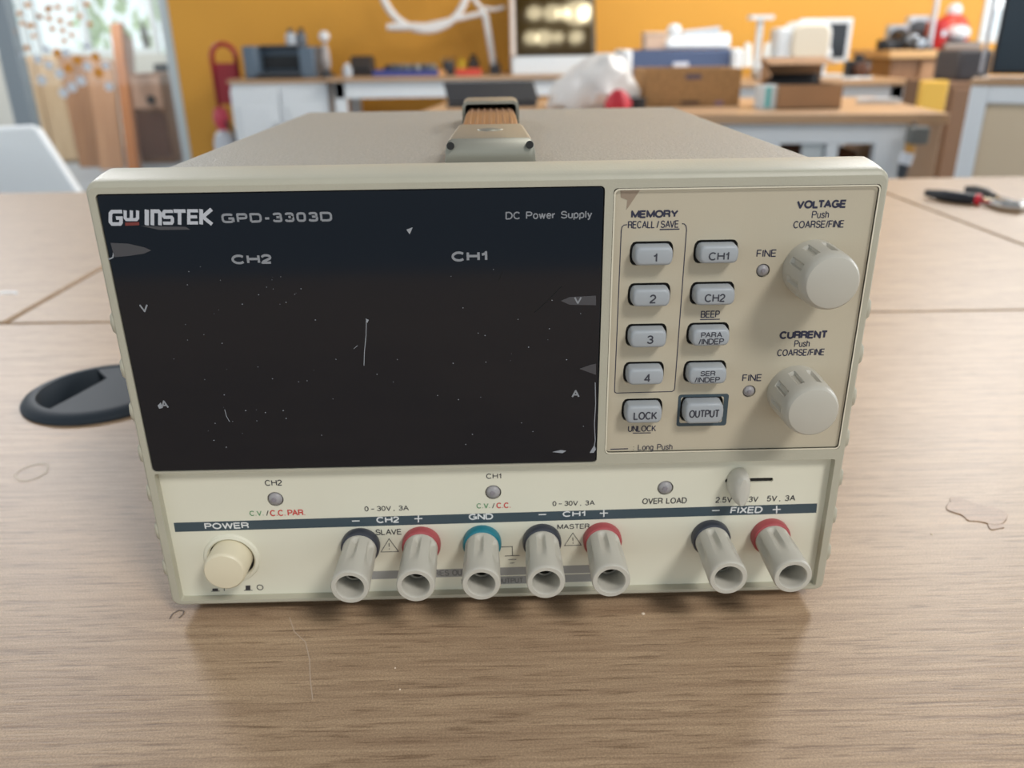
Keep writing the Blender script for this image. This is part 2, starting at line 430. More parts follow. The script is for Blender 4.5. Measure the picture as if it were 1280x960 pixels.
g0 = on(15, 512, TZ); gt = on(100, 461, TZ); gb = on(85, 533, TZ)
gr = (gt.y-gb.y)/2*1.0; gc = Vector((g0.x+gr, (gt.y+gb.y)/2, 0))
front_desk = desk('oak desk carrying the power supply, with the black cable grommet', [(-.62, -.42), (.98, -.42), (.98, .2845), (-.62, .3125)], hole=(gc.x, gc.y, gr*.83))
desk('oak desk at the back left, meeting the diagonal seam beside the grommet', [(-1.12, .3165), (-.331, .3145), (-.325, .846), (-1.12, .848)])
desk('oak desk behind the power supply, between the two diagonal seams', [(-.327, .3115), (.4615, .2965), (.4565, .845), (-.321, .846)])
desk('oak desk at the back right, with the pliers on it', [(.465, .2965), (1.5, .285), (1.5, .845), (.460, .845)])

# cable grommet let into the front desk
fdx, fdy = front_desk.location.x, front_desk.location.y
blackp = mat('black_plastic', (46, 54, 62), .55, spec=.22)
mb = MB()
rings = []
for r, h in ((gr, .0002), (gr, .0012), (gr*.97, .0028), (gr*.86, .0046), (gr*.80, .0046), (gr*.79, .0040), (gr*.79, -.02)):
    rings.append([(gc.x-fdx+r*math.cos(2*PI*k/48), gc.y-fdy+r*math.sin(2*PI*k/48), TZ+h) for k in range(48)])
mb.loops(rings, False, False)
grom = obj('cable_grommet', mb, blackp, front_desk); grom['label'] = 'black plastic cable grommet'
mb = MB(); ri = gr*.785; pts = []
for k in range(41):
    a = math.radians(-118 + 236*k/40); pts.append((gc.x-fdx+ri*math.cos(a), gc.y-fdy+ri*math.sin(a)))
pts.append((gc.x-fdx-ri*.10, gc.y-fdy+ri*.45)); pts.append((gc.x-fdx-ri*.28, gc.y-fdy-ri*.25))
mb.slab(pts, TZ+.0015, TZ+.0040)
obj('grommet_lid', mb, blackp, grom)
obj('grommet_shade_disc', MB().lathe([(gr*.80, -.0235), (gr*.80, -.0215)], (gc.x-fdx, gc.y-fdy, TZ), n=40), mat('grommet_hole_shade', (16, 20, 26), .6), grom)  # dark disc under the hole, the opening's shade put into its colour

# dried glue mark, ring mark, scratches on the front desk
rnd = random.Random(4)
def blob(px, py, rx, ry, n=40, j=.25, seed=1):
    r_ = random.Random(seed); c = on(px, py, TZ); ph = [r_.random()*6 for _ in range(5)]
    return [(c.x-fdx+rx*math.cos(a)*(1+j*sum(math.sin((k+2)*a+ph[k])/(k+1) for k in range(5))*.6),
             c.y-fdy+ry*math.sin(a)*(1+j*sum(math.cos((k+2)*a+ph[k])/(k+1) for k in range(5))*.6)) for a in [2*PI*k/n for k in range(n)]]
obj('glue_mark', MB().slab(blob(1222, 641, .0085, .0085, seed=7, j=.35), TZ-.0005, TZ+.00035), wood('glue_stained_wood', (172, 140, 111), (134, 104, 80), 18.0, 560.0, 560.0, rough=.44), front_desk, bevel=.0002)
obj('glue_mark', MB().slab(blob(1205, 632, .0035, .0060, seed=12, j=.4), TZ-.0005, TZ+.00025), MATS['glue_stained_wood'], front_desk, bevel=.0001)
obj('glue_mark', MB().slab(blob(1243, 655, .0040, .0045, seed=15, j=.45), TZ-.0005, TZ+.0003), MATS['glue_stained_wood'], front_desk, bevel=.0001)
mb = MB(); ring = blob(40, 590, .0062, .0085, j=.15, seed=3); ring2 = [(x*.86+.14*sum(p[0] for p in ring)/40, y*.80+.20*sum(p[1] for p in ring)/40) for x, y in ring]
mb.loops([[(x, y, TZ+.00012) for x, y in ring], [(x, y, TZ+.00012) for x, y in ring2]], False, False)
obj('ring_mark', mb, mat('pale_stain', (214, 200, 182), .6), front_desk)
def desk_line(px, w):
    mb = MB(); P = [on(a, b, TZ) for a, b in px]
    for a, b in zip(P, P[1:]):
        d = (b-a).normalized(); nn = Vector((-d.y, d.x, 0))*w/2
        q = [a-nn, b-nn, b+nn, a+nn]; mb.add([(p.x-fdx, p.y-fdy, TZ+.00012) for p in q], [(0, 1, 2, 3)])
    return mb
obj('scratch', desk_line([(362, 772), (368, 790), (382, 803), (387, 825), (388, 850), (391, 875)], .0003), mat('scratch_pale', (190, 170, 150), .6), front_desk)
obj('pencil_mark', desk_line([(212, 774), (216, 767), (224, 763), (230, 764), (229, 768), (223, 773)], .0004), mat('pencil', (96, 84, 72), .6), front_desk)
for a, b, r_ in ((804, 767, .0006), (494, 835, .0003), (500, 862, .0003), (1165, 668, .0006)):
    c = on(a, b, TZ); obj('crumb', MB().lathe([(r_, 0), (r_*.6, .00025)], (c.x-fdx, c.y-fdy, TZ), n=8), mat('crumb_pale', (226, 208, 186), .6), front_desk)

# ================================================================== POWER SUPPLY
PSU = empty('power_supply', (0, 0, TZ), 'beige bench DC power supply with dark display, knobs and binding posts', 'power supply')
H0, H1 = .004, .1368           # bottom and top of the front bezel (local z)
bez_m = mat('beige_bezel_plastic', (180, 177, 160), .45, var=.03, vscale=60, bump=.12, bscale=1500)
ctl_m = mat('tan_control_panel', (190, 181, 160), .45, var=.02, vscale=40, bump=.06, bscale=2500)
ter_m = mat('cream_terminal_panel', (224, 222, 204), .45, var=.015, vscale=40)
def avg(a, b): return (a+b)/2
# openings, from the photograph
sL = avg(fp(117.5, 241)[0], fp(191, 592)[0]); sR = avg(fp(757, 234)[0], fp(745.5, 575)[0])
sT = avg(fp(117, 241)[1], fp(757, 234)[1]); sB = avg(fp(191, 592.5)[1], fp(745, 575.5)[1])
cL = avg(fp(768, 236)[0], fp(755, 567)[0]); cR = avg(fp(1103, 229.5)[0], fp(1049, 561)[0])
cT = avg(fp(768, 236)[1], fp(1103, 229.5)[1]); cB = avg(fp(755, 568)[1], fp(1049, 561)[1])
tL, tR = -.1022, fp(1045, 571)[0]; tT = avg(fp(192, 594)[1], fp(1045, 571)[1]); tB = avg(fp(224, 754)[1], fp(1018, 730)[1])
sB = tT+.0004
# outer shell of the bezel: rings going back
mb = MB(); rings = []
for y, ins, top, r in ((0.0, .0007, 0.0, .0022), (.0004, .0002, .0004, .0026), (.0012, 0, .0008, .003), (.004, 0, .0014, .003), (.008, 0, .0020, .003), (.0125, 0, .0025, .0032), (.0145, 0, .0022, .0032), (.0155, .0008, .0010, .003), (.022, .0010, -.0005, .003)):
    rings.append([(x, y, z) for x, z in rrect(-.105+ins, .105-ins, H0+ins, H1+top-ins, r)])
mb.loops(rings, False, True)
# face of the bezel with its openings
face = plate(rrect(-.105+.0007, .105-.0007, H0+.0007, H1-.0007, .0022), [rrect(sL, sR, sB, sT, .0012, 4), rrect(cL, cR, cB, cT, .0010, 4), rrect(tL, tR, tB, tT-.0002, .0008, 4)], 0.0, .0045)
tmp = bpy.data.meshes.new('x'); face.bm.to_mesh(tmp); face.bm.free(); mb.bm.from_mesh(tmp); bpy.data.meshes.remove(tmp)
bmesh.ops.remove_doubles(mb.bm, verts=mb.bm.verts, dist=1e-6)
# grip ribs down both sides
for sgn in (-1, 1):
    for k in range(7):
        z = .018+k*.0135
        mb.lathe([(.0002, -.0035), (.0011, -.0022), (.0013, 0), (.0011, .0022), (.0002, .0035)], (sgn*.1048, .0014, z), n=10)
        mb.lathe([(.0002, -.0035), (.0011, -.0022), (.0013, 0), (.0011, .0022), (.0002, .0035)], (sgn*.1046, .006, z), n=10)
bezel = obj('front_bezel', mb, bez_m, PSU)
# thin pale line round the control area: highlight of its raised edge, painted on
mb = MB()
stroke(mb, rrect(cL+.0003, cR-.0003, cB+.0003, cT-.0003, .0012, 4), .0004, -.00012, True)
obj('edge_line', mb, mat('bezel_highlight_line', (222, 216, 196), .4), bezel)

# case
lid_m = mat('textured_case_paint', (160, 158, 150), .48, spec=.35, var=.14, vscale=900, bump=.9, bscale=1300)
mb = MB(); rings = []
prof = rrect(-.1, .1, H0+.001, .13565, .003, 5)
for y, ins in ((.015, 0), (.246, 0), (.2485, .0007), (.25, .0025)):
    rings.append([(x*(1-ins/.1), y, z-(ins if z > .07 else -ins)) for x, z in prof])
mb.loops(rings)
obj('case_cover', mb, lid_m, PSU)
for x in (-.085, .085):
    for y in (.035, .225):
        obj('foot', MB().lathe([(.007, .0004), (.008, .0012), (.008, H0+.002)], (x, y, 0), n=20), mat('rubber', (40, 40, 40), .8), PSU)

# display window
mb = MB().prism(rrect(sL+.0002, sR-.0002, sB+.0002, sT-.0002, .0010, 4), .0003, .004)
disp_m = mat('dark_display_filter', (11, 19, 29), .09, spec=.55)
disp = obj('display_window', mb, disp_m, PSU, bevel=.0002)
disp['label'] = 'dark navy glossy display window'
DY = .0002
tw = MB(); tg = MB()
# maker's wordmark built stroke by stroke: unit box per letter
def glyph(box, strokes, w):
    xl, yt, xr, yb = box
    for s in strokes:
        pstroke(tw, [(xl+(xr-xl)*u, yt+(yb-yt)*v) for u, v in s], w, DY)
gw = 4.4
glyph((138, 264.5, 152, 280), [[(1.05, 0), (.15, 0), (0, .16), (0, .84), (.15, 1), (.85, 1), (.95, .88), (.95, .52), (.5, .52)]], gw)
glyph((156.5, 264.5, 172, 274.5), [[(0, -.15), (0, .8), (.1, 1), (.9, 1), (1, .8), (1, -.15)], [(.5, -.15), (.5, 1)]], 3.9)
glyph((183, 262.0, 184, 281.5), [[(.5, 0), (.5, 1)]], 5.2)
glyph((190.5, 264, 200, 281.5), [[(0, 1), (0, 0), (.8, 0), (1, .14), (1, 1)]], 4.6)
glyph((204.5, 264.2, 215.5, 279), [[(1.05, 0), (.1, 0), (0, .12), (0, .4), (.1, .5), (.9, .5), (1, .6), (1, .88), (.9, 1), (-.05, 1)]], 4.0)
glyph((217, 263.8, 232, 280.8), [[(0, 0), (1, 0)], [(.5, 0), (.5, 1)]], 4.4)
glyph((236, 263.5, 247, 278.6), [[(1.05, 0), (0, 0), (0, 1), (1.05, 1)], [(0, .5), (.95, .5)]], 4.0)
glyph((251.5, 261.5, 264.5, 280.4), [[(0, 0), (0, 1)], [(1, 0), (.15, .5), (1.05, 1)]], 4.6)
txt(tg, 'GPD-3303D', (277, 264.8, 415, 278.8), DY, .24, gap=.36, font=SQUARE)
txt(tg, 'DC  Power  Supply', (632, 263.2, 740, 276.5), DY, .17)
txt(tg, 'CH2', (289.5, 317.6, 339.5, 330.4), DY, .25)
txt(tg, 'CH1', (564.5, 313.8, 609, 327), DY, .25)
txt(tg, 'V', (174.5, 380, 185.5, 390.2), DY, .20)
txt(tg, 'V', (717.5, 370.8, 727.2, 380), DY, .20)
txt(tg, 'A', (200.5, 500.5, 210.5, 510.5), DY, .20)
txt(tg, 'A', (714.5, 487.5, 724.5, 497), DY, .20)
obj('maker_wordmark', tw, mat('logo_silver', (188, 192, 200), .5), disp)['label'] = 'silver maker wordmark'
obj('lettering', tg, mat('display_grey_print', (138, 142, 148), .5), disp)
lr = MB(); flat(lr, [(156.5, 278.2), (174, 277.6), (174, 281.6), (156.5, 282.2)], DY)
obj('wordmark_underline', lr, mat('logo_red', (120, 50, 45), .5), disp)
sc_ = MB()
pstroke(sc_, [(458, 399), (457.5, 420), (455.5, 440), (455, 457)], .9, DY)
flat(sc_, [(457, 398), (461, 400), (459, 404)], DY)
pstroke(sc_, [(442, 436), (447, 432)], .6, DY)
pstroke(sc_, [(281, 512), (283, 520), (287, 527)], .9, DY)
flat(sc_, [(197, 507), (201, 503), (203, 510), (199, 511)], DY)
pstroke(sc_, [(744, 478), (744.5, 505), (743, 530), (744, 550), (742, 563), (738, 566)], 1.0, DY)
flat(sc_, [(743, 556), (745, 562), (742, 566), (737, 566)], DY)
flat(sc_, [(690, 565), (701, 562.5), (708, 563.5), (703, 566.5)], DY)
pstroke(sc_, [(128, 320.5), (136, 324), (141, 322), (142, 316)], 1.6, DY)
flat(sc_, [(508, 287), (516, 284), (512, 293)], DY)
r_ = random.Random(11)
for k in range(75):
    x = r_.choice([r_.uniform(215, 700), r_.uniform(560, 740), r_.uniform(230, 420)]); y = r_.uniform(330, 560); s = r_.uniform(.35, 1.0)
    flat(sc_, [(x-s, y), (x, y-s*.7), (x+s, y), (x, y+s*.7)], DY)
obj('scratches', sc_, mat('scratch_white', (150, 155, 162), .6), disp)
for q, dy in (([(138, 303.5), (160, 304.5), (180, 309), (189, 313), (180, 317), (160, 320), (143, 321.5)], 0),
              ([(701, 376), (712, 371.3), (745, 369.5), (745, 381.5), (712, 381)], .00003),
              ([(724, 461), (738, 456), (745, 454.5), (745, 468.5), (738, 466)], 0),
              ([(176, 282.5), (232, 283.5), (238, 287), (200, 287.5)], 0)):
    pf = MB(); flat(pf, q, DY+dy); obj('peeled_film', pf, mat('peeled_film_grey', (72, 72, 76), .35), disp)
ds = MB(); pstroke(ds, [(668, 391), (684, 377), (702, 358)], .8, DY); pstroke(ds, [(623, 352), (628, 340)], .6, DY)
obj('dark_scratch', ds, mat('scratch_black', (6, 8, 10), .8), disp)

# ---- control panel
CY = .0007
def button_outline(x0, x1, z0, z1, grow=0.0):
    x0 -= grow; x1 += grow; z0 -= grow; z1 += grow
    w, h = (x1-x0)/2, (z1-z0)/2; cx, cz = (x0+x1)/2, (z0+z1)/2
    q = [(.74, 1), (.86, .93), (.96, .68), (1, .3), (1, -.3), (.96, -.68), (.86, -.93), (.74, -1)]
    return [(cx+w*a, cz+h*b) for a, b in q]+[(cx-w*a, cz+h*b) for a, b in q[::-1]]
BUT = [  # cap box in photo pixels, legend rows
    ((790, 304.5, 842, 333), [('1', (816.5, 316.8, 821.5, 327.7))]),
    ((787.5, 356.5, 838.5, 383.8), [('2', (812.2, 368.2, 820.2, 379.3))]),
    ((784.5, 407.5, 834, 434.4), [('3', (808.8, 419.3, 816.8, 430))]),
    ((781.7, 455, 830.5, 480.4), [('4', (805.3, 467.5, 813.4, 478))]),
    ((779.6, 501, 828.5, 528), [('LOCK', (792, 514.5, 821.5, 525))]),
    ((870, 302.5, 923, 330.4), [('CH1', (886, 315, 911.3, 325.6))]),
    ((865.2, 355, 918.6, 382), [('CH2', (881, 367.3, 906.5, 377.8))]),
    ((861, 406, 912, 432.3), [('PARA', (876.5, 415, 903, 422.2)), ('/INDEP', (873.3, 422.8, 905, 431))]),
    ((857, 453.4, 908.4, 479.5), [('SER', (875.7, 463.6, 894.3, 470.3)), ('/INDEP', (868.4, 471, 900, 478.6))]),
    ((852.5, 497.6, 904.5, 528.4), [('OUTPUT', (861.5, 512, 899.5, 522.4))]),
]
BD = .0033                     # how far a cap stands out
caps = []
for (xl, yt, xr, yb), rows in BUT:
    ym = (yt+yb)/2; xm = (xl+xr)/2
    x0, _ = fp(xl+.5, ym, 0); x1, _ = fp(xr-3, ym, 0); _, z1 = fp(xm, yt+.8, 0); _, z0 = fp(xm, yb-3.8, 0)
    caps.append((x0, x1, z0, z1))
led_pos = [fp(954.7, 339), fp(937.3, 490.3)]
knob_pos = [fp(1016, 336.5), fp(994.5, 490)]
holes = [button_outline(*c, grow=.00065) for c in caps] + [circ(x, z, .0019, 24) for x, z in led_pos]
ctl = obj('control_panel', plate(rrect(cL+.0005, cR-.0005, cB+.0005, cT-.0005, .001, 4), holes, CY, .0009), ctl_m, PSU)
obj('gap_shade_sheet', MB().box(cL, cR, CY+.0010, CY+.0030, cB, cT), mat('gap_shade', (34, 33, 30), .8), ctl)  # dark sheet that paints the shade in the gaps round the buttons
ink = mat('navy_print', (40, 42, 66), .5)
TY = CY-.00005
t = MB()
txt(t, 'MEMORY', (789, 262.2, 848, 272.8), TY, .25)
txt(t, 'RECALL / SAVE', (785, 275.2, 848.6, 285.8), TY, .145)
pstroke(t, [(824.6, 286.9), (849.3, 286.3)], 1.5, TY)
txt(t, 'VOLTAGE', (996, 249.6, 1058.3, 260.8), TY, .25)
txt(t, 'Push', (1015, 263.4, 1036.3, 273), TY)
txt(t, 'COARSE/FINE', (991.8, 275, 1055.3, 285.6), TY, .145)
txt(t, 'FINE', (945.8, 311.8, 970.7, 321.4), TY, .145)
txt(t, 'CURRENT', (974.6, 413, 1034.8, 424), TY, .25)
txt(t, 'Push', (993, 425, 1012.3, 434), TY)
txt(t, 'COARSE/FINE', (971.6, 435.5, 1030.9, 445.5), TY, .145)
txt(t, 'FINE', (928, 467.6, 952.5, 476.8), TY, .145)
txt(t, 'BEEP', (876, 388.2, 899.8, 397.4), TY, .145)
pstroke(t, [(875, 399.4), (899.8, 399.0)], 1.3, TY)
txt(t, 'UNLOCK', (785, 531.5, 820.2, 540), TY, .145)
pstroke(t, [(791, 541.4), (813.5, 541)], 1.4, TY)
pstroke(t, [(763, 561.6), (785, 560.9)], 1.5, TY)
txt(t, ':  Long  Push', (791.5, 554.6, 840.6, 565), TY)
mem = [(784, 280.7), (780, 281.4), (777.6, 283.6), (776.6, 288), (768.2, 488.3), (768.8, 490.6), (771, 491.3), (840, 489.4), (842.4, 488), (843.4, 485), (858.2, 287), (857.6, 282.5), (855.5, 280), (852.5, 279.6)]
pstroke(t, mem, 1.15, TY)
obj('lettering', t, ink, ctl)
ofr = MB()
def pr_ring(px_out, px_in, y):
    o_ = [fp(*p, y) for p in px_out]; i_ = [fp(*p, y) for p in px_in]
    def rr(q, r): return rrect(avg(q[0][0], q[3][0]), avg(q[1][0], q[2][0]), avg(q[2][1], q[3][1]), avg(q[0][1], q[1][1]), r, 4)
    ofr.loops([[(x, y, z) for x, z in rr(o_, .0008)], [(x, y, z) for x, z in rr(i_, .0006)]], False, False)
pr_ring([(848, 493.5), (910.5, 492), (908.5, 531.5), (845.5, 533.3)], [(851, 496.6), (904.6, 495.4), (902.8, 527.6), (849.4, 529.2)], TY)
obj('output_frame', ofr, mat('slate_print', (62, 78, 87), .5), ctl)
pk = MB(); flat(pk, [(775.5, 237), (801.5, 235.4), (783, 262.5), (784, 250), (776, 247)], TY)
obj('peeled_corner', pk, mat('peeled_brown', (150, 134, 116), .6), ctl)
but_m = mat('grey_button_rubber', (164, 170, 175), .45)
leg_m = mat('button_print', (58, 60, 70), .5)
for (bx, rows), c in zip(BUT, caps):
    b = obj('push_button', MB().loops([[(x, y, z) for x, z in button_outline(*c, grow=g)] for y, g in ((.0009, 0), (-BD+.0012, -.00008), (-BD+.0005, -.00022), (-BD+.00012, -.00052), (-BD, -.0009))]), but_m, PSU)
    b['label'] = 'grey push button reading ' + ' '.join(r[0].strip('/') for r in rows)
    lt = MB()
    for s, box in rows: txt(lt, s, box, -BD-.00006, .165)
    obj('legend', lt, leg_m, b)
# indicator lights
lens_m = mat('grey_led_lens', (158, 156, 158), .4, spec=.4)
bez_ring = mat('led_ring', (120, 116, 108), .5)
def led(x, z, y, r, nm='indicator_light'):
    b = obj(nm, MB().lathe([(r*.98, .004), (r*.98, -.0002), (r*.92, -.0007), (r*.7, -.0012), (r*.4, -.0015), (r*.1, -.0016)], (x, y, z), 'Y', 28), lens_m, PSU)
    obj('collar', MB().lathe([(r, .003), (r, -.0001), (r*1.14, -.0001), (r*1.14, .003)], (x, y, z), 'Y', 28, cap0=False, cap1=False), bez_ring, b)
    obj('chip', MB().lathe([(r*.35, -.00162), (r*.3, -.0018)], (x-r*.1, y, z+r*.1), 'Y', 12), mat('led_chip', (140, 136, 142), .4), b)
    return b
for x, z in led_pos: led(x, z, CY+.0008, .0017)
# control knobs
knob_m = mat('grey_knob_plastic', (186, 183, 172), .32, spec=.5)
for i, (x, z) in enumerate(knob_pos):
    rb = .0081; off = .2+.5*i
    def mod(r, h, a, off=off):
        k = (a-off) % (2*PI/10); k = min(k, 2*PI/10-k)
        if -.0105 < h < -.0034 and k < .11: return r-.0008
        return r
    prof = [(rb*.9, .001), (rb, .0006), (rb, -.0024), (rb*.995, -.003), (rb*.99, -.0038), (rb*.98, -.0075), (rb*.97, -.0100), (rb*.965, -.0110), (rb*.95, -.0122), (rb*.925, -.0132), (rb*.885, -.0140), (rb*.83, -.0145), (rb*.6, -.0149), (rb*.2, -.0151)]
    k = obj('control_knob', MB().lathe(prof, (x, CY-.0004, z), 'Y', 120, mod), knob_m, PSU)
    k['label'] = 'grey fluted VOLTAGE knob' if i == 0 else 'grey fluted CURRENT knob'

# ---- terminal panel (set back)
PY = .0028
posts = [(-.0434, 'black'), (-.0243, 'red'), (-.0052, 'green'), (.0137, 'black'), (.0328, 'red'), (.0672, 'black'), (.0862, 'red')]
PZ = .0238
pw = fp(290, 697.5, PY); pr_ = .0072
slot = [fp(906.5, 600.8, PY), fp(966.5, 599.9, PY)]; sz = avg(slot[0][1], slot[1][1])
tled = [fp(344.2, 624, PY), fp(616.5, 615.5, PY), fp(831.7, 610, PY)]
holes = [circ(pw[0], pw[1], pr_, 40), rrect(slot[0][0], slot[1][0], sz-.00075, sz+.00075, .0007, 5)] + [circ(x, z, .0025, 24) for x, z in tled]
ter = obj('terminal_panel', plate(rrect(tL-.0003, tR+.0003, tB-.0003, tT+.0003, .0006, 3), holes, PY, .0007), ter_m, PSU)
obj('gap_shade_sheet', MB().box(tL, tR, PY+.0008, PY+.0020, tB, tT), mat('gap_shade', (34, 33, 30), .8), ter)  # dark sheet that paints the shade inside the slot and holes
EY = PY-.00004; FY = PY-.00008
st = MB(); flat(st, [(217, 653.5), (1021.5, 629.3), (1020.3, 641), (219, 665)], EY)
obj('name_stripe', st, mat('slate_print', (62, 78, 87), .5), ter)
bd = MB(); flat(bd, [(447, 714.6), (745, 706), (745, 715.8), (447, 724.6)], EY); flat(bd, [(600, 721.3), (765, 716.4), (765, 726), (600, 731)], EY)
obj('grey_band', bd, mat('grey_print_band', (150, 150, 147), .5), ter)
d = MB()
txt(d, 'CH2', (331, 599.6, 352.3, 607.4), FY, .145)
txt(d, '0 ~ 30V ,  3A', (455.7, 631.6, 510.8, 640), FY, .145)
txt(d, 'SLAVE', (469.5, 661, 502, 669), FY, .145)
txt(d, 'MASTER', (696.8, 654.4, 736.8, 661.6), FY, .145)
txt(d, '0 ~ 30V ,  3A', (690.7, 625.2, 743.4, 633.4), FY, .145)
txt(d, 'CH1', (607.8, 591.6, 626.4, 598.6), FY, .145)
txt(d, 'OVER  LOAD', (803, 621.6, 858.5, 630.4), FY, .145)
txt(d, '2.5V', (894.5, 620.8, 915.3, 628.6), FY, .145)
txt(d, '3.3V', (928, 620.4, 947.8, 627.8), FY, .145)
txt(d, '5V ,  3A', (958.7, 618.8, 994.3, 627.6), FY, .145)
txt(d, '/', (332.5, 637.8, 336, 644.8), FY); txt(d, '/', (615, 628.6, 618.5, 635.6), FY)
for tri in ([(486.3, 673.4), (476.2, 690), (498.2, 689.4)], [(716, 666.2), (705.6, 682), (726.6, 681.4)]):
    pstroke(d, tri, .9, FY, True)
    x = tri[0][0]; y0 = tri[0][1]
    pstroke(d, [(x, y0+5.5), (x+.2, y0+10)], 1.0, FY); pstroke(d, [(x+.3, y0+12), (x+.3, y0+13.3)], 1.1, FY)
for seg in ([(612, 684.2), (640.3, 683.2), (640.6, 694.4)], [(631, 695), (649.6, 694.3)], [(635.3, 699.6), (645.5, 699.2)], [(637.6, 703.9), (643, 703.6)]): pstroke(d, seg, 1.0, FY)
flat(d, [(265.5, 735.8), (272.5, 735.6), (272.5, 738.4), (265.5, 738.6)], FY); pstroke(d, [(264, 739.2), (274.5, 738.8)], 1.1, FY); pstroke(d, [(280.2, 732.5), (280.4, 738.8)], 1.1, FY)
flat(d, [(307, 732), (313, 731.8), (313, 737.4), (307, 737.6)], FY); pstroke(d, [(305, 738.1), (315.5, 737.8)], 1.1, FY)
cx, cz = fp(325, 734.2, FY); stroke(d, circ(cx, cz, .00095, 20), .00027, FY, True)
obj('lettering', d, mat('dark_print', (52, 52, 58), .5), ter)
for q in ((312, 638.2, 329, 645), (595.7, 628.9, 612.4, 635.6)):
    g = MB(); txt(g, 'C.V.', q, FY, .145); obj('lettering', g, mat('green_print', (84, 146, 96), .5), ter)['label'] = 'green printed letters'
for w_, q in (('C.C. PAR.', (337.5, 636.6, 381.2, 645.4)), ('C.C.', (620.5, 628, 638.3, 635.4))):
    r = MB(); txt(r, w_, q, FY, .17); obj('lettering', r, mat('red_print', (206, 70, 66), .5), ter)['label'] = 'red printed letters'
w = MB()
txt(w, 'POWER', (255.7, 652.6, 311, 661.8), FY, .21)
txt(w, 'CH2', (470.5, 645.4, 498.9, 654), FY, .21); txt(w, 'GND', (586, 641.6, 616.3, 650), FY, .21)
txt(w, 'CH1', (703.4, 638.4, 731.5, 646.2), FY, .21); txt(w, 'FIXED', (913, 632.8, 953.2, 642.2), FY, .20, shear=.05)
for a, b in ((440, 651.3), (673.3, 643.2), (890, 638.2)): pstroke(w, [(a, b), (a+9.6, b-.25)], 1.9, FY)
for a, b in ((523, 648.3), (754.8, 641.4), (970.8, 636.8)):
    pstroke(w, [(a-5, b+.15), (a+5, b-.15)], 1.9, FY); pstroke(w, [(a, b-4.7), (a, b+4.7)], 1.9, FY)
obj('lettering', w, mat('white_print', (222, 224, 224), .5), ter)['label'] = 'white printed letters on the dark stripe'
gb_ = MB(); txt(gb_, 'SERIES  OUTPUT', (532, 711.2, 600, 720.6), FY, .145); txt(gb_, 'PARALLEL  OUTPUT', (577, 721.8, 654, 730.6), FY, .145)
obj('lettering', gb_, mat('grey_print_dark', (108, 108, 108), .5), ter)['label'] = 'grey letters on the grey bands'
for x, z in tled: led(x, z, PY+.0007, .00225)

# power button
pb_m = mat('ivory_button', (226, 217, 190), .38)
ring = obj('button_ring', MB().lathe([(pr_-.0001, .004), (pr_-.0001, -.0004), (pr_+.0004, -.0009), (pr_+.0013, -.0007), (pr_+.0018, .0002)], (pw[0], PY, pw[1]), 'Y', 48, cap0=False, cap1=False), ter_m, PSU)
pbr = .0065
obj('power_button', MB().lathe([(pbr, .004), (pbr, -.0072), (pbr*.97, -.0079), (pbr*.9, -.0083), (pbr*.5, -.0086), (pbr*.1, -.0087)], (pw[0], PY, pw[1]+.0005), 'Y', 48), pb_m, PSU)['label'] = 'round ivory POWER push button'

# voltage selector lever in its slot
lx, lz = fp(921, 600.4, PY)
mb = MB(); rings = []
def lens(y, hw, hh, sh):
    return [(lx+sh+math.copysign(hw*abs(math.cos(a))**(.55 if math.cos(a) > 0 else .95), math.cos(a)), y, lz-.0004+hh*math.sin(a)) for a in [2*PI*k/28 for k in range(28)]]
for y, hw, hh in ((PY+.003, .0006, .0006), (PY-.0003, .0006, .0006), (PY-.0004, .0032, .0050), (PY-.003, .0031, .0052), (PY-.0052, .0027, .0052), (PY-.0064, .0020, .0050), (PY-.0070, .0010, .0046)): rings.append(lens(y, hw, hh, 0))
mb.loops(rings)
obj('selector_lever', mb, mat('grey_lever_plastic', (196, 194, 184), .4), PSU)

# binding posts
cap_m = mat('post_grey_plastic', (194, 191, 180), .38)
col_m = {'black': mat('collar_black', (52, 56, 66), .4), 'red': mat('collar_red', (168, 76, 80), .45), 'green': mat('collar_teal', (24, 118, 134), .4)}
metal_m = mat('nickel', (150, 150, 146), .3, metal=1)
for i, (x, colr) in enumerate(posts):
    off = PI/2+(.25 if x > .05 else .12)
    def fl(r, h, a, off=off):
        if r < .0046: return r
        k = (a-off) % (PI/3); k = min(k, PI/3-k)
        t_ = max(0, min(1, (-h-.0038)/.0014))*max(0, min(1, (h+.0165)/.0060))
        return r-.0014*t_*max(0, 1-(k/.25)**2)
    prof = [(.0050, .0005), (.0053, -.0026), (.0053, -.0038), (.0053, -.0045), (.0053, -.0050), (.0053, -.0055), (.00535, -.0062), (.00545, -.0085), (.00555, -.011), (.00558, -.0135), (.0056, -.0158), (.00562, -.0180), (.00568, -.0200), (.0057, -.0212), (.0056, -.0219), (.00535, -.0222), (.0042, -.0222), (.0040, -.0219), (.0039, -.0212), (.0039, -.012), (.0038, -.0115)]
    cap = obj('binding_post', MB().lathe(prof, (x, PY, PZ), 'Y', 96, fl, cap0=False, cap1=True), cap_m, PSU)
    cap['label'] = 'grey fluted binding post with ' + {'black': 'a black', 'red': 'a red', 'green': 'a teal green'}[colr] + ' collar'
    obj('collar', MB().lathe([(.0052, .0004), (.0060, .0004), (.0061, -.0004), (.0061, -.0020), (.0058, -.0028), (.0053, -.0031), (.005, -.0031)], (x, PY, PZ), 'Y', 48, cap0=False, cap1=False), col_m[colr], cap)
    obj('socket', MB().lathe([(.0030, -.0113), (.0030, -.0148), (.0027, -.0152), (.0021, -.0152), (.0019, -.0148), (.0019, -.012)], (x, PY, PZ+.0002), 'Y', 32, cap0=False), metal_m, cap)

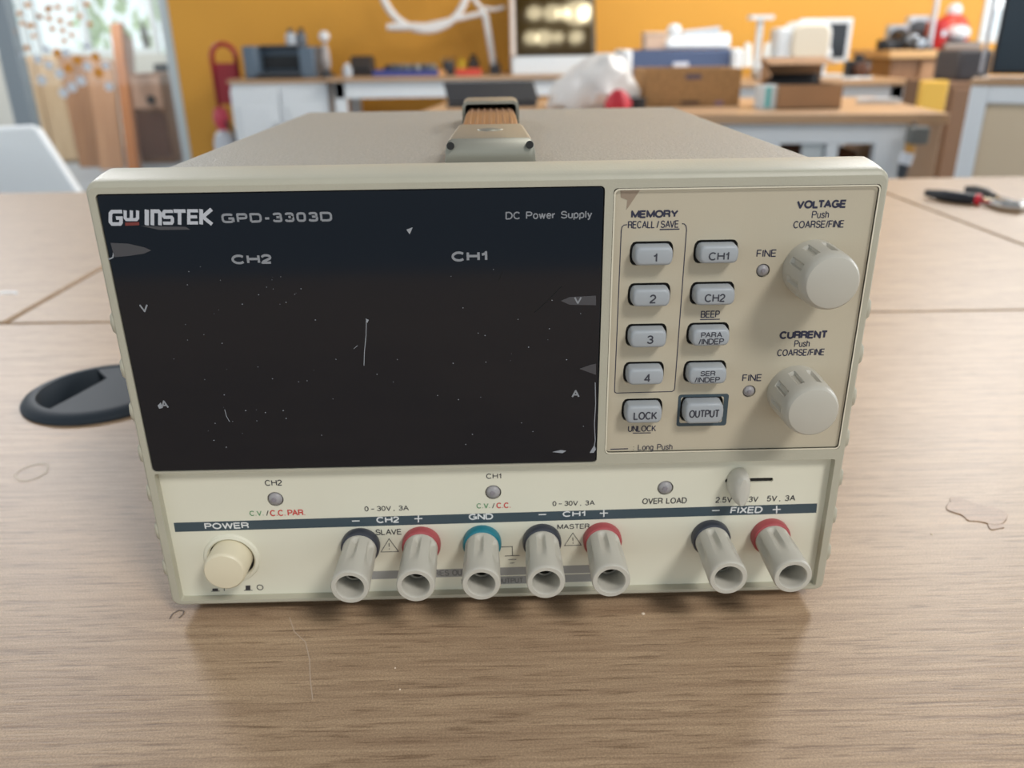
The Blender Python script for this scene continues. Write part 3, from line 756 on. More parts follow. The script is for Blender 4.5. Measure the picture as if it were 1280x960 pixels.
# carrying handle
LZ = .13565
steel = mat('brushed_steel', (150, 149, 138), .42, metal=.6, bump=.05, bscale=3000)
def bracket(y0, y1, h0, h1, w0, w1):
    mb = MB(); rings = []
    for y, h, wd in ((y0, 0.0, w0), (y0-.0003, .35, w0), (y0, .8, w0), (y0+.001, .97, w0), (y0+.003, 1, w0-.0004), ((y0+y1)/2, 1, (w0+w1)/2), (y1, 1, w1)):
        z = LZ+(h0+(h1-h0)*max(0, (y-y0)/(y1-y0)))*h; t_ = .0018
        hw = wd/2
        rings.append([(-hw-.0006, y, LZ if h else LZ), (-hw, y, max(LZ, z-t_)), (-hw+t_*.4, y, max(LZ, z-t_*.3)), (-hw+t_, y, z), (hw-t_, y, z), (hw-t_*.4, y, max(LZ, z-t_*.3)), (hw, y, max(LZ, z-t_)), (hw+.0006, y, LZ)])
    mb.loops(rings, False, False, closed=False)
    return mb
fb = obj('handle_bracket', bracket(.030, .068, .0082, .0086, .0258, .0228), steel, PSU)
so = fb.modifiers.new('solid', 'SOLIDIFY'); so.thickness = .0008; so.offset = -1
obj('rivet', MB().lathe([(.0042, 0), (.0040, .0003), (.0025, .0007), (.0005, .0008)], (0, .052, LZ+.0083), 'Z', 28), steel, fb)
mb = MB()
for s in (-1, 1):
    mb.lathe([(.0011, 0), (.0011, -.0006)], (s*.0115, .0295, LZ+.0062), 'Y', 16)
obj('bracket_notch', mb, mat('notch_dark', (30, 30, 30), .6), fb)
# rear cap: open mouth towards the front
mb = MB(); rings = []
for y, z_ in ((.141, .0112), (.16, .0116), (.178, .0105), (.184, .006), (.186, 0)):
    zt = LZ+z_; hw = .0118
    rings.append([(-hw, y, LZ), (-hw, y, max(LZ, zt-.0022)), (-hw+.0007, y, max(LZ, zt-.0007)), (-hw+.0022, y, zt), (hw-.0022, y, zt), (hw-.0007, y, max(LZ, zt-.0007)), (hw, y, max(LZ, zt-.0022)), (hw, y, LZ)])
mb.loops(rings, False, False, closed=False)
rb_ = obj('handle_bracket', mb, steel, PSU)
so = rb_.modifiers.new('solid', 'SOLIDIFY'); so.thickness = .0012; so.offset = -1
mb = MB(); rings = []
for y, zc, hw, th in ((.056, .0030, .0092, .0028), (.075, .0046, .0098, .003), (.095, .0058, .0100, .003), (.12, .0066, .0098, .003), (.145, .0064, .0094, .003), (.175, .0040, .009, .003)):
    rings.append([(x, y, LZ+zc+z) for x, z in rrect(-hw, hw, -th/2, th/2, .0011, 3)])
mb.loops(rings)
for k in range(-3, 4):
    mb.tube([(k*.0024, .06, LZ+.0044), (k*.0025, .095, LZ+.0073), (k*.0025, .14, LZ+.0080)], .0006, 6)
obj('carrying_strap', mb, mat('strap_reflected_orange', (140, 98, 66), .35), PSU)  # brown is the orange reflection on the strap, put into its colour

# ================================================================== PLIERS
p1 = [on(a, b, TZ+.006) for a, b in ((1158, 241), (1180, 244.5), (1200, 247.5), (1220, 249.5))]
p2 = [on(a, b, TZ+.006) for a, b in ((1208, 236.5), (1220, 238.5), (1232, 241.5), (1243, 246))]
pc = on(1245, 252, TZ+.004)
pl = empty('pliers', (pc.x, pc.y, TZ), 'pliers with black grips and a red collar lying on desk', 'pliers')
def rel(p): return (p.x-pc.x, p.y-pc.y, p.z-TZ)
grip = mat('black_grip', (28, 32, 40), .45)
obj('handle', MB().tube([rel(p) for p in p1], [.004, .0062, .0066, .0052], 12), grip, pl)
obj('handle', MB().tube([rel(p) for p in p2], [.004, .0058, .0058, .0035], 12), grip, pl)
a, b = on(1219, 249.4, TZ+.006), on(1226, 250, TZ+.006)
obj('collar', MB().tube([rel(a), rel(b)], .006, 12), mat('red_collar_plastic', (200, 40, 56), .4), pl)
j = [rel(on(q[0], q[1], TZ+.005)) for q in ((1226, 250), (1240, 253), (1256, 258), (1272, 260), (1286, 256))]
jw = MB().tube(j, [.0032, .0045, .0058, .005, .0035], 10).tube([rel(on(q[0], q[1], TZ+.005)) for q in ((1242, 246), (1256, 252), (1272, 257), (1290, 250))], [.003, .004, .005, .003], 10)
obj('jaws', jw, mat('polished_steel', (205, 203, 200), .25, metal=1), pl)

# white flake on the left desk
fk = on(12, 366, TZ)
obj_ = obj('paper_scrap', MB().slab([(-.008, -.004), (.002, -.002), (.009, -.005), (.004, .002), (-.006, .003)], 0, .0006), mat('paper_white', (235, 238, 240), .6), loc=(fk.x, fk.y, TZ))
tag(obj_, 'tiny torn scrap of white paper lying on the left desk', 'paper scrap')

# ================================================================== BACK OF THE ROOM
white_paint = mat('white_lacquer', (222, 226, 230), .4)
oak_top = wood('oak_bench_top', (196, 160, 124), (160, 124, 92), fine=False)
brownw = wood('brown_wood', (150, 108, 74), (120, 82, 54), 14, 3, 1.2, fine=False)
black_m = mat('matt_black', (30, 32, 36), .5)
dark_m = mat('dark_grey_plastic', (62, 66, 72), .5)
card = mat('brown_cardboard', (160, 122, 88), .8, var=.06, vscale=12)
def pxbox(x0, y0, x1, y1, Y):
    """x and z extents, on the plane y = Y, of a photo rectangle"""
    xm, ym = (x0+x1)/2, (y0+y1)/2
    return at(x0, ym, Y).x, at(x1, ym, Y).x, at(xm, y1, Y).z, at(xm, y0, Y).z
def table(name, label, x0, x1, y0, y1, z, apron=.07, th=.022, cat='table', skew=0.0, edge=None):
    cx, cy = (x0+x1)/2, (y0+y1)/2; hx, hy = (x1-x0)/2, (y1-y0)/2
    r = empty(name, (cx, cy, 0), label, cat, rz=skew)
    obj('table_top', MB().box(-hx, hx, -hy, hy, z-th, z), edge or oak_top, r, bevel=.002)
    i = .03; a = MB()
    a.box(-hx+i, hx-i, -hy+i, -hy+i+.02, z-th-apron, z-th).box(-hx+i, hx-i, hy-i-.02, hy-i, z-th-apron, z-th)
    a.box(-hx+i, -hx+i+.02, -hy+i+.02, hy-i-.02, z-th-apron, z-th).box(hx-i-.02, hx-i, -hy+i+.02, hy-i-.02, z-th-apron, z-th)
    obj('apron', a, white_paint, r)
    for sx_ in (-1, 1):
        for sy_ in (-1, 1):
            xx, yy = sx_*(hx-i-.03), sy_*(hy-i-.03)
            obj('leg', MB().box(xx-.03, xx+.03, yy-.03, yy+.03, 0, z-th), white_paint, r, bevel=.004)
    return r

# glass wall with sticker dots, between the orange wall and the left edge
GY = 5.26
gx0 = at(14, 60, GY).x
gw_ = empty('glass_partition', ((gx0-1.95)/2, GY, 0), 'tall glass wall with orange and white sticker dots', 'glass wall')
gcx = gw_.location.x
def gp(px, py):
    p = at(px, py, GY); return p.x-gcx, p.z
obj('pane', MB().box(gx0-gcx+.04, -1.98-gcx, -.006, .006, .04, 2.6), glass_mat('partition_glass', (.97, .985, .98, 1), .05), gw_)
obj('frame', MB().box(gx0-gcx-.06, gx0-gcx+.05, -.05, .05, 0, 2.65).box(gx0-gcx+.05, -1.94-gcx, -.03, .03, 0, .04).box(gx0-gcx+.05, -1.94-gcx, -.03, .03, 2.6, 2.65), mat('grey_door_frame', (150, 160, 168), .4), gw_, bevel=.004)
obj('edge_profile', MB().box(-2.0-gcx, -1.94-gcx, -.03, .03, .04, 2.6), mat('bright_aluminium', (205, 212, 214), .35, metal=.4), gw_, bevel=.003)
def dots(name, lst, m):
    for x, y, r in lst:
        u, z = gp(x, y)
        obj(name, MB().lathe([(r*.0051, -.0065), (r*.0051, -.0085)], (u, 0, z), 'Y', 18), m, gw_)
om = mat('orange_sticker', (226, 150, 40), .5); wm_ = mat('white_sticker', (226, 232, 240), .5)
dots('orange_dot', [(9, 25, 3.2), (25, 17, 3), (35, 6, 3.4), (60, 12, 3.4), (73, 9, 3.2), (36, 32, 2.8), (50, 20, 3), (62, 23, 3.4), (76, 26, 3.4), (28, 29, 2.8), (41, 32, 3), (52, 22, 2.6), (66, 36, 3.2), (79, 38, 3.2), (43, 45, 2.8), (81, 51, 3), (34, 60, 3.4), (63, 10, 3), (88, 30, 3), (90, 44, 3), (72, 66, 5), (97, 75, 5.2), (120, 71, 5), (86, 85, 5.2), (124, 91, 5.6), (11, 66, 4), (18, 39, 2.8), (88, 12, 3), (100, 20, 3), (113, 30, 3), (109, 5, 3.2)], om)
dots('white_dot', [(24, 68, 5), (48, 74, 5.4), (62, 81, 5.4), (75, 92, 5.8), (53, 100, 5.8), (102, 101, 5.8), (91, 109, 5.8), (80, 116, 5.8), (110, 83, 5.4), (137, 108, 5.4), (58, 62, 4.6), (83, 66, 5), (133, 82, 5), (109, 58, 4.6)], wm_)
for j in range(7):
    for i in range(4):
        u, z = gp(212+i*10+j*1.3, 4+j*12)
        obj('orange_dash', MB().box(u-.02, u+.02, -.0085, -.0065, z-.009, z+.009), om, gw_)

# ---- things in the side room behind the glass
def side_box(name, label, cat, rect, Y, depth, m, floor=True, bevel=.004, extra=None):
    x0, x1, z0, z1 = pxbox(*rect, Y)
    if floor: z0 = 0
    cx = (x0+x1)/2
    r = empty(name, (cx, Y+depth/2, z0), label, cat)
    obj('body', MB().box(x0-cx, x1-cx, -depth/2, depth/2, 0, z1-z0), m, r, bevel=bevel)
    if extra: extra(r, x1-x0, depth, z1-z0)
    return r
beigew = wood('beige_wood', (196, 168, 134), (172, 142, 108), 12, 3, 1.5, fine=False)
def two_doors(m, hm=None, knobs=True):
    def f(r, w, d, h):
        for s_ in (-1, 1):
            dr = obj('door', MB().box(s_*w*.25-w*.235, s_*w*.25+w*.235, -d/2-.018, -d/2, .03, h-.03), m, r, bevel=.003)
            if knobs: obj('handle', MB().cyl((s_*.035, -d/2-.045, h*.62), (s_*.035, -d/2-.017, h*.62), .009, n=12), hm or dark_m, dr)
    return f
side_box('wooden_cabinet', 'pale beige wooden cabinet behind the glass wall, nearest its grey frame', 'cabinet', (24, 70, 92, 205), 7.0, .45, beigew, extra=two_doors(beigew, knobs=False))
def plank(name, label, px, Yb, th, m, lean=.25):
    (x0, yt0), (x1, yt1), xb0, xb1 = px
    p0, p1 = at(x0, yt0, Yb+lean), at(x1, yt1, Yb+lean); b0, b1 = at(xb0, 195, Yb), at(xb1, 195, Yb)
    cx = (b0.x+b1.x)/2
    r = obj(name, MB().hexa([(b0.x-cx, 0, 0), (b1.x-cx, 0, 0), (b1.x-cx, th, 0), (b0.x-cx, th, 0)], [(p0.x-cx, lean, p0.z), (p1.x-cx, lean, p1.z), (p1.x-cx, lean+th, p1.z), (p0.x-cx, lean+th, p0.z)]), m, bevel=.003, loc=(cx, Yb, 0))
    return tag(r, label, 'board', 'boards leaning behind the glass wall')
plank('wooden_board', 'dark brown board leaning beside the beige cabinet, behind the glass', ((70, 68), (112, 70), 97, 126), 6.7, .03, brownw)
plank('wooden_board', 'paler brown board leaning between dark board and orange post', ((108, 72), (140, 76), 122, 152), 6.55, .03, wood('tan_wood', (176, 134, 100), (150, 108, 78), 14, 3, 1.2, fine=False))
plank('wooden_post', 'tall orange-brown wooden post leaning beside the drawer cabinet', ((137, 30), (150, 28), 156, 170), 6.4, .07, wood('orange_wood', (182, 118, 66), (150, 90, 48), 14, 3, 1.2, fine=False), .35)
rods = []
for i, (xt, yt) in enumerate(((152, 36), (158, 42), (163, 48))):
    p = at(xt, yt, 7.34-.06*i); b = at(xt+10-i, 190, 7.18-.06*i)
    o = obj('wooden_rod', MB().tube([(0, 0, .02), (p.x-b.x, .16, p.z)], .02, 10), mat('rod_%d' % i, ((150, 120, 96), (120, 96, 80), (140, 120, 110))[i], .6), loc=(b.x, 7.18-.06*i, 0))
    tag(o, ('tan', 'dark brown', 'greyish')[i]+' rod leaning behind the orange-brown post', 'rod', 'rods leaning behind the glass wall')
def drawers(r, w, d, h):
    pm = mat('pink_beige_front', (196, 160, 138), .5)
    dr = obj('drawer', MB().box(-w*.46, w*.46, -d/2-.02, -d/2, h*.62, h*.97), pm, r, bevel=.003)
    obj('knob', MB().ball((w*.16, -d/2-.04, h*.72), .035, 14), black_m, dr)
    obj('door', MB().box(-w*.46, w*.46, -d/2-.02, -d/2, .05, h*.58), mat('dark_void_panel', (98, 66, 50), .5), r, bevel=.003)  # dark panel for the void below the drawer, its shade painted in
side_box('drawer_cabinet', 'brown drawer cabinet with one black knob beside the orange post', 'cabinet', (166, 92, 208, 190), 6.88, .4, brownw, extra=drawers)
def wb(r, w, d, h): pass
x0, x1, z0, z1 = pxbox(188, 80, 244, 190, 7.2)
wbr = empty('workbench', ((x0+x1)/2, 7.72, 0), 'workbench with a black top behind the glass wall', 'workbench'); hw = (x1-x0)/2
obj('bench_top', MB().box(-hw, hw, -.3, .3, z1-.12, z1), black_m, wbr, bevel=.006)
obj('drawer', MB().box(-hw+.1, hw*.2, -.26, .2, z1-.3, z1-.12), dark_m, wbr, bevel=.004)
for sx_ in (-1, 1):
    for sy_ in (-1, 1): obj('leg', MB().box(sx_*(hw-.05)-.04, sx_*(hw-.05)+.04, sy_*.22-.04, sy_*.22+.04, 0, z1-.12), brownw, wbr, bevel=.004)
x0, x1, z0, z1 = pxbox(246, 86, 268, 186, 6.9)
tag(obj('ochre_board', MB().box(-(x1-x0)/2, (x1-x0)/2, 0, .05, 0, z1), mat('ochre_paint', (206, 166, 90), .5), bevel=.003, loc=((x0+x1)/2, 6.9, 0)), 'upright ochre yellow board behind the glass wall edge', 'board')

# ---- white chair at the left
chc = at(20, 200, 1.25)
ch = empty('chair', (-1.05, 1.3, 0), 'white plastic shell chair at the left, behind the desks', 'chair')
shell = mat('white_shell_plastic', (232, 238, 242), .35)
mb = MB(); rings = []
tr = at(36, 158, 1.25); br = at(84, 240, 1.25)
sl_ = (br.x-tr.x)/(tr.z-br.z)
for z in (.44, .5, .6, .68, .735, tr.z-.006, tr.z):
    k = (z-.44)/(tr.z-.44); xr_ = tr.x+sl_*(tr.z-z)+1.05
    if z > tr.z-.003: xr_ -= .012
    hwid = xr_
    rings.append([(-hwid, -.05-.04*k+.06, z), (-hwid*.5, -.05-.07*k+.02, z), (0, -.05-.08*k, z), (hwid*.5, -.05-.07*k+.02, z), (hwid, -.05-.04*k+.06, z), (hwid, -.03-.04*k+.06, z), (hwid*.5, -.03-.07*k+.02, z), (0, -.03-.08*k, z), (-hwid*.5, -.03-.07*k+.02, z), (-hwid, -.03-.04*k+.06, z)])
mb.loops(rings)
obj('backrest', mb, shell, ch, bevel=.004)
obj('seat', MB().loops([[(x, y, z) for x, y in [(-.24, -.05), (.24, -.05), (.26, .1), (.23, .38), (.16, .42), (-.16, .42), (-.23, .38), (-.26, .1)]] for z in (.42, .445)]), shell, ch, bevel=.006)
for sx_ in (-1, 1):
    for y_, yy in ((.02, -.04), (.33, .4)):
        obj('leg', MB().tube([(sx_*.18, y_, .425), (sx_*.23, yy, 0)], [.016, .011], 10), beigew, ch)

# ---- white two-door cabinet with printer
CYb = 4.5
x0, x1, z0, z1 = pxbox(285, 94, 411, 140, CYb-.02); z1 = .735
cab = empty('white_cabinet', ((x0+x1)/2, CYb+.25, 0), 'white two-door cabinet against the orange wall, under the grey printer', 'cabinet'); hw = (x1-x0)/2
obj('body', MB().box(-hw+.01, hw-.01, -.24, .25, 0, z1-.02), white_paint, cab, bevel=.003)
obj('cabinet_top', MB().box(-hw, hw, -.26, .25, z1-.02, z1), oak_top, cab, bevel=.002)
for s_ in (-1, 1):
    dr = obj('door', MB().box(s_*hw*.5-hw*.47, s_*hw*.5+hw*.47, -.26, -.24, .06, z1-.05), white_paint, cab, bevel=.003)
    obj('panel', MB().box(s_*hw*.5-hw*.34, s_*hw*.5+hw*.34, -.266, -.26, .16, z1-.14), white_paint, dr, bevel=.003)
    obj('handle', MB().cyl((s_*.03, -.285, z1*.55), (s_*.03, -.285, z1*.7), .006, n=10).cyl((s_*.03, -.285, z1*.56), (s_*.03, -.255, z1*.56), .004, n=8).cyl((s_*.03, -.285, z1*.69), (s_*.03, -.255, z1*.69), .004, n=8), mat('handle_steel', (170, 172, 174), .3, metal=.8), dr)
zc = z1
px0, px1, pz0, pz1 = pxbox(304, 57, 394, 93, CYb+.1)
pr_m = mat('slate_blue_plastic', (92, 108, 124), .45)
prn = empty('printer', ((px0+px1)/2, CYb+.27, zc), 'slate grey printer on the white two-door cabinet', 'printer'); hw = (px1-px0)/2; h = pz1-zc
prn_b = MB().box(-hw, -hw*.62, -.18, .18, 0, h).box(hw*.55, hw, -.18, .18, 0, h*.96).box(-hw*.62, hw*.55, -.04, .18, 0, h*.92)
obj('body', prn_b, pr_m, prn, bevel=.01)
obj('paper_tray', MB().box(-hw*.62, hw*.55, -.22, -.04, .012, .03), dark_m, prn, bevel=.003)
obj('output_slot', MB().box(-hw*.6, hw*.53, -.06, -.04, h*.28, h*.7), black_m, prn, bevel=.003)
obj('top_cover', MB().box(-hw*.6, hw*.5, -.10, .1, h*.92, h*1.02), dark_m, prn, bevel=.004)
bx0, bx1, bz0, bz1 = pxbox(358, 36, 370, 62, CYb+.3)
def bottle(name, label, cat, px, Y, zb, m, capm, group=None):
    a0, a1, b0, b1 = pxbox(*px, Y); r = (a1-a0)/2; h = b1-zb
    e = empty(name, ((a0+a1)/2, Y, zb), label, cat, group)
    obj('body', MB().lathe([(r*.95, 0), (r, .01), (r, h*.62), (r*.8, h*.74), (r*.45, h*.8)], (0, 0, 0), n=20), m, e)
    obj('cap', MB().lathe([(r*.5, h*.8), (r*.5, h), (r*.45, h)], (0, 0, 0), n=16), capm, e)
    return e
bottle('ink_bottle', 'pale grey bottle on top of the grey printer, left one', 'bottle', (357, 36, 371, 60), CYb+.33, zc+h*.96, mat('pale_grey', (190, 196, 204), .4), dark_m, 'bottles on the printer')
bottle('ink_bottle', 'dark bottle on top of the grey printer, right one', 'bottle', (371, 35, 383, 60), CYb+.33, zc+h*.96, mat('slate', (100, 106, 116), .4), black_m, 'bottles on the printer')
# figurine-like white-headed brush stand
fx0, fx1, fz0, fz1 = pxbox(399, 37, 415, 92, CYb+.12); r = (fx1-fx0)/2; h = fz1-zc
fg = empty('desk_fan', ((fx0+fx1)/2, CYb+.12, zc), 'small upright white-headed stand on the cabinet corner', 'stand')
obj('base', MB().lathe([(r*1.1, 0), (r*1.1, .015), (r*.5, .03), (r*.4, .05)], n=20), dark_m, fg)
obj('body', MB().lathe([(r*.4, .04), (r*.7, h*.3), (r*.6, h*.55), (r*.25, h*.72)], n=18), mat('mottled_grey', (176, 168, 166), .5, var=.3, vscale=20), fg)
obj('head', MB().ball((0, 0, h*.86), r*.85, 16), mat('white_ball', (232, 230, 232), .4), fg)
fg.name = 'white_headed_stand'

# ---- fire extinguisher stand
EYb = 4.8
x0, x1, z0, z1 = pxbox(267, 55, 297, 120, EYb); hw = (x1-x0)/2
red = mat('extinguisher_red', (164, 34, 46), .4)
es = empty('extinguisher_stand', ((x0+x1)/2, EYb, 0), 'red tubular stand with hooped top beside the white cabinet', 'stand')
pts = [(-hw, 0, .03)]+[(-hw, 0, z1-hw)]+[(hw*math.cos(PI-PI*k/12), 0, z1-hw+hw*math.sin(PI-PI*k/12)) for k in range(1, 12)]+[(hw, 0, z1-hw), (hw, 0, .03)]
obj('frame', MB().tube(pts, .014, 10), red, es)
obj('sign_plate', MB().box(-hw+.012, hw-.012, -.006, .006, z1-.32, z1-.1), red, es, bevel=.002)
obj('base', MB().box(-hw, hw, -.22, .1, 0, .03), red, es, bevel=.005)
ex = at(277, 140, EYb-.1)
ext = empty('fire_extinguisher', (ex.x, EYb-.12, .0315), 'fire extinguisher with red top and white body, standing in the red stand', 'fire extinguisher')
obj('cylinder', MB().lathe([(.055, 0), (.06, .02), (.06, .36), (.045, .41), (.02, .43)], n=24), mat('extinguisher_white', (214, 216, 222), .35), ext)
obj('valve', MB().lathe([(.02, .43), (.035, .45), (.045, .50), (.03, .55)], n=20), mat('pinkish_red', (214, 70, 90), .4), ext)
obj('hose', MB().tube([(.03, -.03, .48), (.075, -.04, .42), (.08, -.04, .25), (.065, -.05, .12)], .009, 8), black_m, ext)

# ---- long bench at the back
bn = table('bench', 'long white bench with oak top along the orange wall', -.88, .62, 4.42, 5.02, .74, apron=.085, th=.02, cat='bench')
BYb = 4.62
def onbench(rect, Y=BYb, zb=.74):
    x0, x1, z0, z1 = pxbox(*rect, Y); return x0, x1, zb, z1
x0, x1, z0, z1 = onbench((437, 70, 466, 94))
e = empty('label_printer', ((x0+x1)/2, BYb+.06, .74), 'small black box-shaped printer on the left end of bench', 'printer'); hw = (x1-x0)/2; h = z1-z0
obj('body', MB().hexa([(-hw, -.08, 0), (hw, -.08, 0), (hw, .08, 0), (-hw, .08, 0)], [(-hw*.9, -.05, h), (hw*.9, -.05, h), (hw*.9, .08, h), (-hw*.9, .08, h)]), mat('brown_black', (52, 42, 36), .5), e, bevel=.008)
obj('slot', MB().box(-hw*.7, hw*.7, -.084, -.06, h*.3, h*.45), black_m, e)
x0, x1, z0, z1 = onbench((428, 80, 441, 94))
bottle('jar', 'small pale grey jar beside the black box-shaped printer', 'jar', (428, 79, 440, 94), BYb-.05, .74, mat('pale_grey', (190, 196, 204), .4), white_paint)
x0, x1, z0, z1 = onbench((476, 82, 495, 94))
tag(obj('black_pouch', MB().loops([[(u*(x1-x0)/2, v*.05, z) for u, v in ((-1, -.8), (-.6, -1), (.6, -1), (1, -.8), (1, .8), (-1, .8))] for z in (0, (z1-.74)*.7)]+[[(u*(x1-x0)*.4, v*.02, z1-.74) for u, v in ((-1, -.8), (-.6, -1), (.6, -1), (1, -.8), (1, .8), (-1, .8))]]), mat('navy_cloth', (40, 42, 58), .8), bevel=.004, loc=((x0+x1)/2, BYb+.17, .74)), 'small dark pouch behind the left end of the blue tray', 'pouch')
x0, x1, z0, z1 = onbench((470, 86, 548, 95))
tr_ = empty('blue_tray', ((x0+x1)/2, BYb, .74), 'shallow blue tray of parts on the bench', 'tray'); hw = (x1-x0)/2
obj('tray_base', MB().box(-hw, hw, -.09, .09, 0, .008).box(-hw, hw, -.095, -.09, 0, .03).box(-hw, hw, .09, .095, 0, .03).box(-hw-.005, -hw, -.095, .095, 0, .03).box(hw, hw+.005, -.095, .095, 0, .03), mat('cobalt_plastic', (60, 70, 140), .4), tr_)
rr_ = random.Random(8)
for i in range(9):
    u = -hw*.45+i*hw*.16
    tag(obj('component_reel', MB().lathe([(.016, 0), (.018, .004), (.018, .03+rr_.random()*.02), (.012, .05)], n=12), mat('reel_grey%d' % (i % 3), ((108, 112, 112), (80, 88, 96), (140, 140, 132))[i % 3], .5), loc=(tr_.location.x+u, BYb+.02*(-1)**i, .748)), 'small grey reel in the blue tray', 'reel', 'reels in the blue tray')
x0, x1, z0, z1 = onbench((553, 71, 568, 95))
pj = empty('pen_jar', ((x0+x1)/2, BYb+.03, .74), 'dark grey pen jar on the bench beside yellow cup', 'jar'); r = (x1-x0)/2; h = (z1-.74)
obj('jar_body', MB().lathe([(r*.9, 0), (r, .01), (r, h*.75), (r*.9, h*.75), (r*.85, .02)], n=20), dark_m, pj)
for i in range(4): obj('pen', MB().cyl((-.02+i*.012, 0, .02), (-.03+i*.02, .01*(-1)**i, h*(.9+.1*(i % 2))), .004, n=8), mat('pen%d' % (i % 2), ((160, 150, 130), (60, 60, 70))[i % 2], .5), pj)
bottle('yellow_bottle', 'yellow bottle on the bench behind the small red box', 'bottle', (571, 73, 584, 95), BYb+.12, .74, mat('yellow_plastic', (214, 176, 40), .4), mat('yellow_plastic', (214, 176, 40), .4))
bottle('dark_bottle', 'dark brown bottle right of the yellow bottle', 'bottle', (585, 68, 599, 95), BYb+.08, .74, mat('brown_black', (52, 42, 36), .5), black_m)
x0, x1, z0, z1 = onbench((570, 90, 602, 97), BYb-.08)
rbx = empty('red_box', ((x0+x1)/2, BYb-.08, .74), 'low red and orange box on the bench front', 'box')
obj('body', MB().box(-(x1-x0)/2, (x1-x0)/2, -.05, .05, 0, .025), mat('signal_red', (206, 66, 60), .5), rbx, bevel=.003)
obj('lid', MB().box(-(x1-x0)/2-.002, (x1-x0)/2+.002, -.052, .052, .025, .034), mat('orange_red', (214, 96, 60), .5), rbx, bevel=.002)
x0, x1, z0, z1 = onbench((546, 88, 557, 97), BYb-.06)
tag(obj('wooden_block', MB().box(-(x1-x0)/2, (x1-x0)/2, -.03, .03, 0, z1-.74), mat('pale_orange', (226, 168, 110), .5), bevel=.006, loc=((x0+x1)/2, BYb-.06, .74)), 'small pale orange block at the right end of blue tray', 'block')

# ---- white swing-arm ring lamp
LYb = 4.66
lw = mat('lamp_white', (226, 222, 220), .4)
lb = at(619, 97, LYb); lamp = empty('ring_lamp', (lb.x, LYb, .74), 'white swing-arm ring lamp clamped to the bench', 'lamp')
def lp(px, py, dy=0): p = at(px, py, LYb); return (p.x-lb.x, dy, p.z-.74)
obj('clamp', MB().box(-.03, .03, -.04, .04, 0, .05).cyl((0, 0, .05), (0, 0, .08), .014, n=12), dark_m, lamp, bevel=.004)
obj('post', MB().tube([lp(619, 92), lp(612, 50), lp(606, 16)], .018, 12), lw, lamp)
obj('arm', MB().tube([lp(606, 16), lp(570, 24), lp(528, 33)], .014, 12), lw, lamp)
obj('counterweight_arm', MB().tube([lp(606, 16), lp(590, -4), lp(560, -40)], .012, 12).tube([lp(604, 10), lp(618, 12), lp(631, 9)], .010, 10), lw, lamp)
obj('grip', MB().tube([lp(484, 34), lp(505, 33.5), lp(530, 33)], [.018, .022, .018], 12), lw, lamp)
cxl, _, czl = lp(530, -22)
mb = MB(); R1, R2 = .235, .019; rings = []
for k in range(49):
    a = 2*PI*k/48; rings.append([(cxl+(R1+R2*math.cos(b))*math.cos(a), R2*.8*math.sin(b), czl+(R1+R2*math.cos(b))*math.sin(a)) for b in [2*PI*q/12 for q in range(12)]])
mb.loops(rings, False, False)
obj('ring_head', mb, lw, lamp)
obj('hub', MB().lathe([(.085, .02), (.095, 0), (.075, -.03), (.06, -.02), (.01, -.018)], (cxl, 0, czl+.05), 'Y', 24).cyl((cxl-.24, 0, czl), (cxl+.24, 0, czl), .008), lw, lamp)

# ---- laser cutter with an amber lid
LCY = 4.47
x0, x1, z0, z1 = pxbox(640, 70, 745, 97, LCY)
lc = empty('laser_cutter', ((x0+x1)/2, LCY+.25, .74), 'white laser cutter with tilted dark amber lid on the bench', 'laser cutter'); hw = (x1-x0)/2; hb = z1-.74
TL_ = math.radians(25)
obj('body', MB().box(-hw, hw, -.25, .25, 0, hb), white_paint, lc, bevel=.006)
hl = .5
obj('lid_frame', MB().hexa([(-hw, -.25, hb), (hw, -.25, hb), (hw, .25, hb), (-hw, .25, hb)], [(-hw, -.25+hl*math.tan(TL_)*.98, hb+hl), (hw, -.25+hl*math.tan(TL_)*.98, hb+hl), (hw, .25, hb+hl), (-hw, .25, hb+hl)]), mat('lid_frame_dark', (70, 58, 40), .4), lc, bevel=.004)
obj('side_rail', MB().tube([(-hw+.006, -.262, hb-.0), (-hw+.006, -.262+hl*math.tan(TL_), hb+hl)], .014, 10), mat('rail_pale', (216, 200, 190), .4), lc)
M_ = Matrix.Translation((0, -.25, hb)) @ Matrix.Rotation(-TL_, 4, 'X')
obj('amber_window', MB().box(-hw+.03, hw-.02, -.012, -.002, .01, hl/math.cos(TL_)-.02, M_), mat('amber_acrylic', (56, 42, 14), .06, spec=.6), lc, bevel=.002)
# ceiling lamps whose reflection shows in the lid
tr_m = mat('track_grey', (120, 120, 120), .5)
lampm = bpy.data.materials.new('lamp_glow'); lampm.use_nodes = True
b_ = lampm.node_tree.nodes['Principled BSDF']; b_.inputs['Emission Color'].default_value = (1, .86, .55, 1); b_.inputs['Emission Strength'].default_value = 14; b_.inputs['Base Color'].default_value = (.9, .9, .9, 1)
nrm = Vector((0, -math.cos(TL_), math.sin(TL_))); p_on = lc.location + M_.translation
spots = []
for px, py, r in ((668, 20, .06), (690, 18, .07), (704, 18, .06), (722, 17, .11), (733, 17, .08), (664, 50, .06), (679, 49, .07), (697, 48, .05), (720, 48, .06)):
    d = ray(px, py).normalized(); t_ = (p_on-CAM).dot(nrm)/d.dot(nrm); hit = CAM+d*t_
    rf = d-2*d.dot(nrm)*nrm; q = hit+rf*((2.72-hit.z)/rf.z); spots.append((q, r))
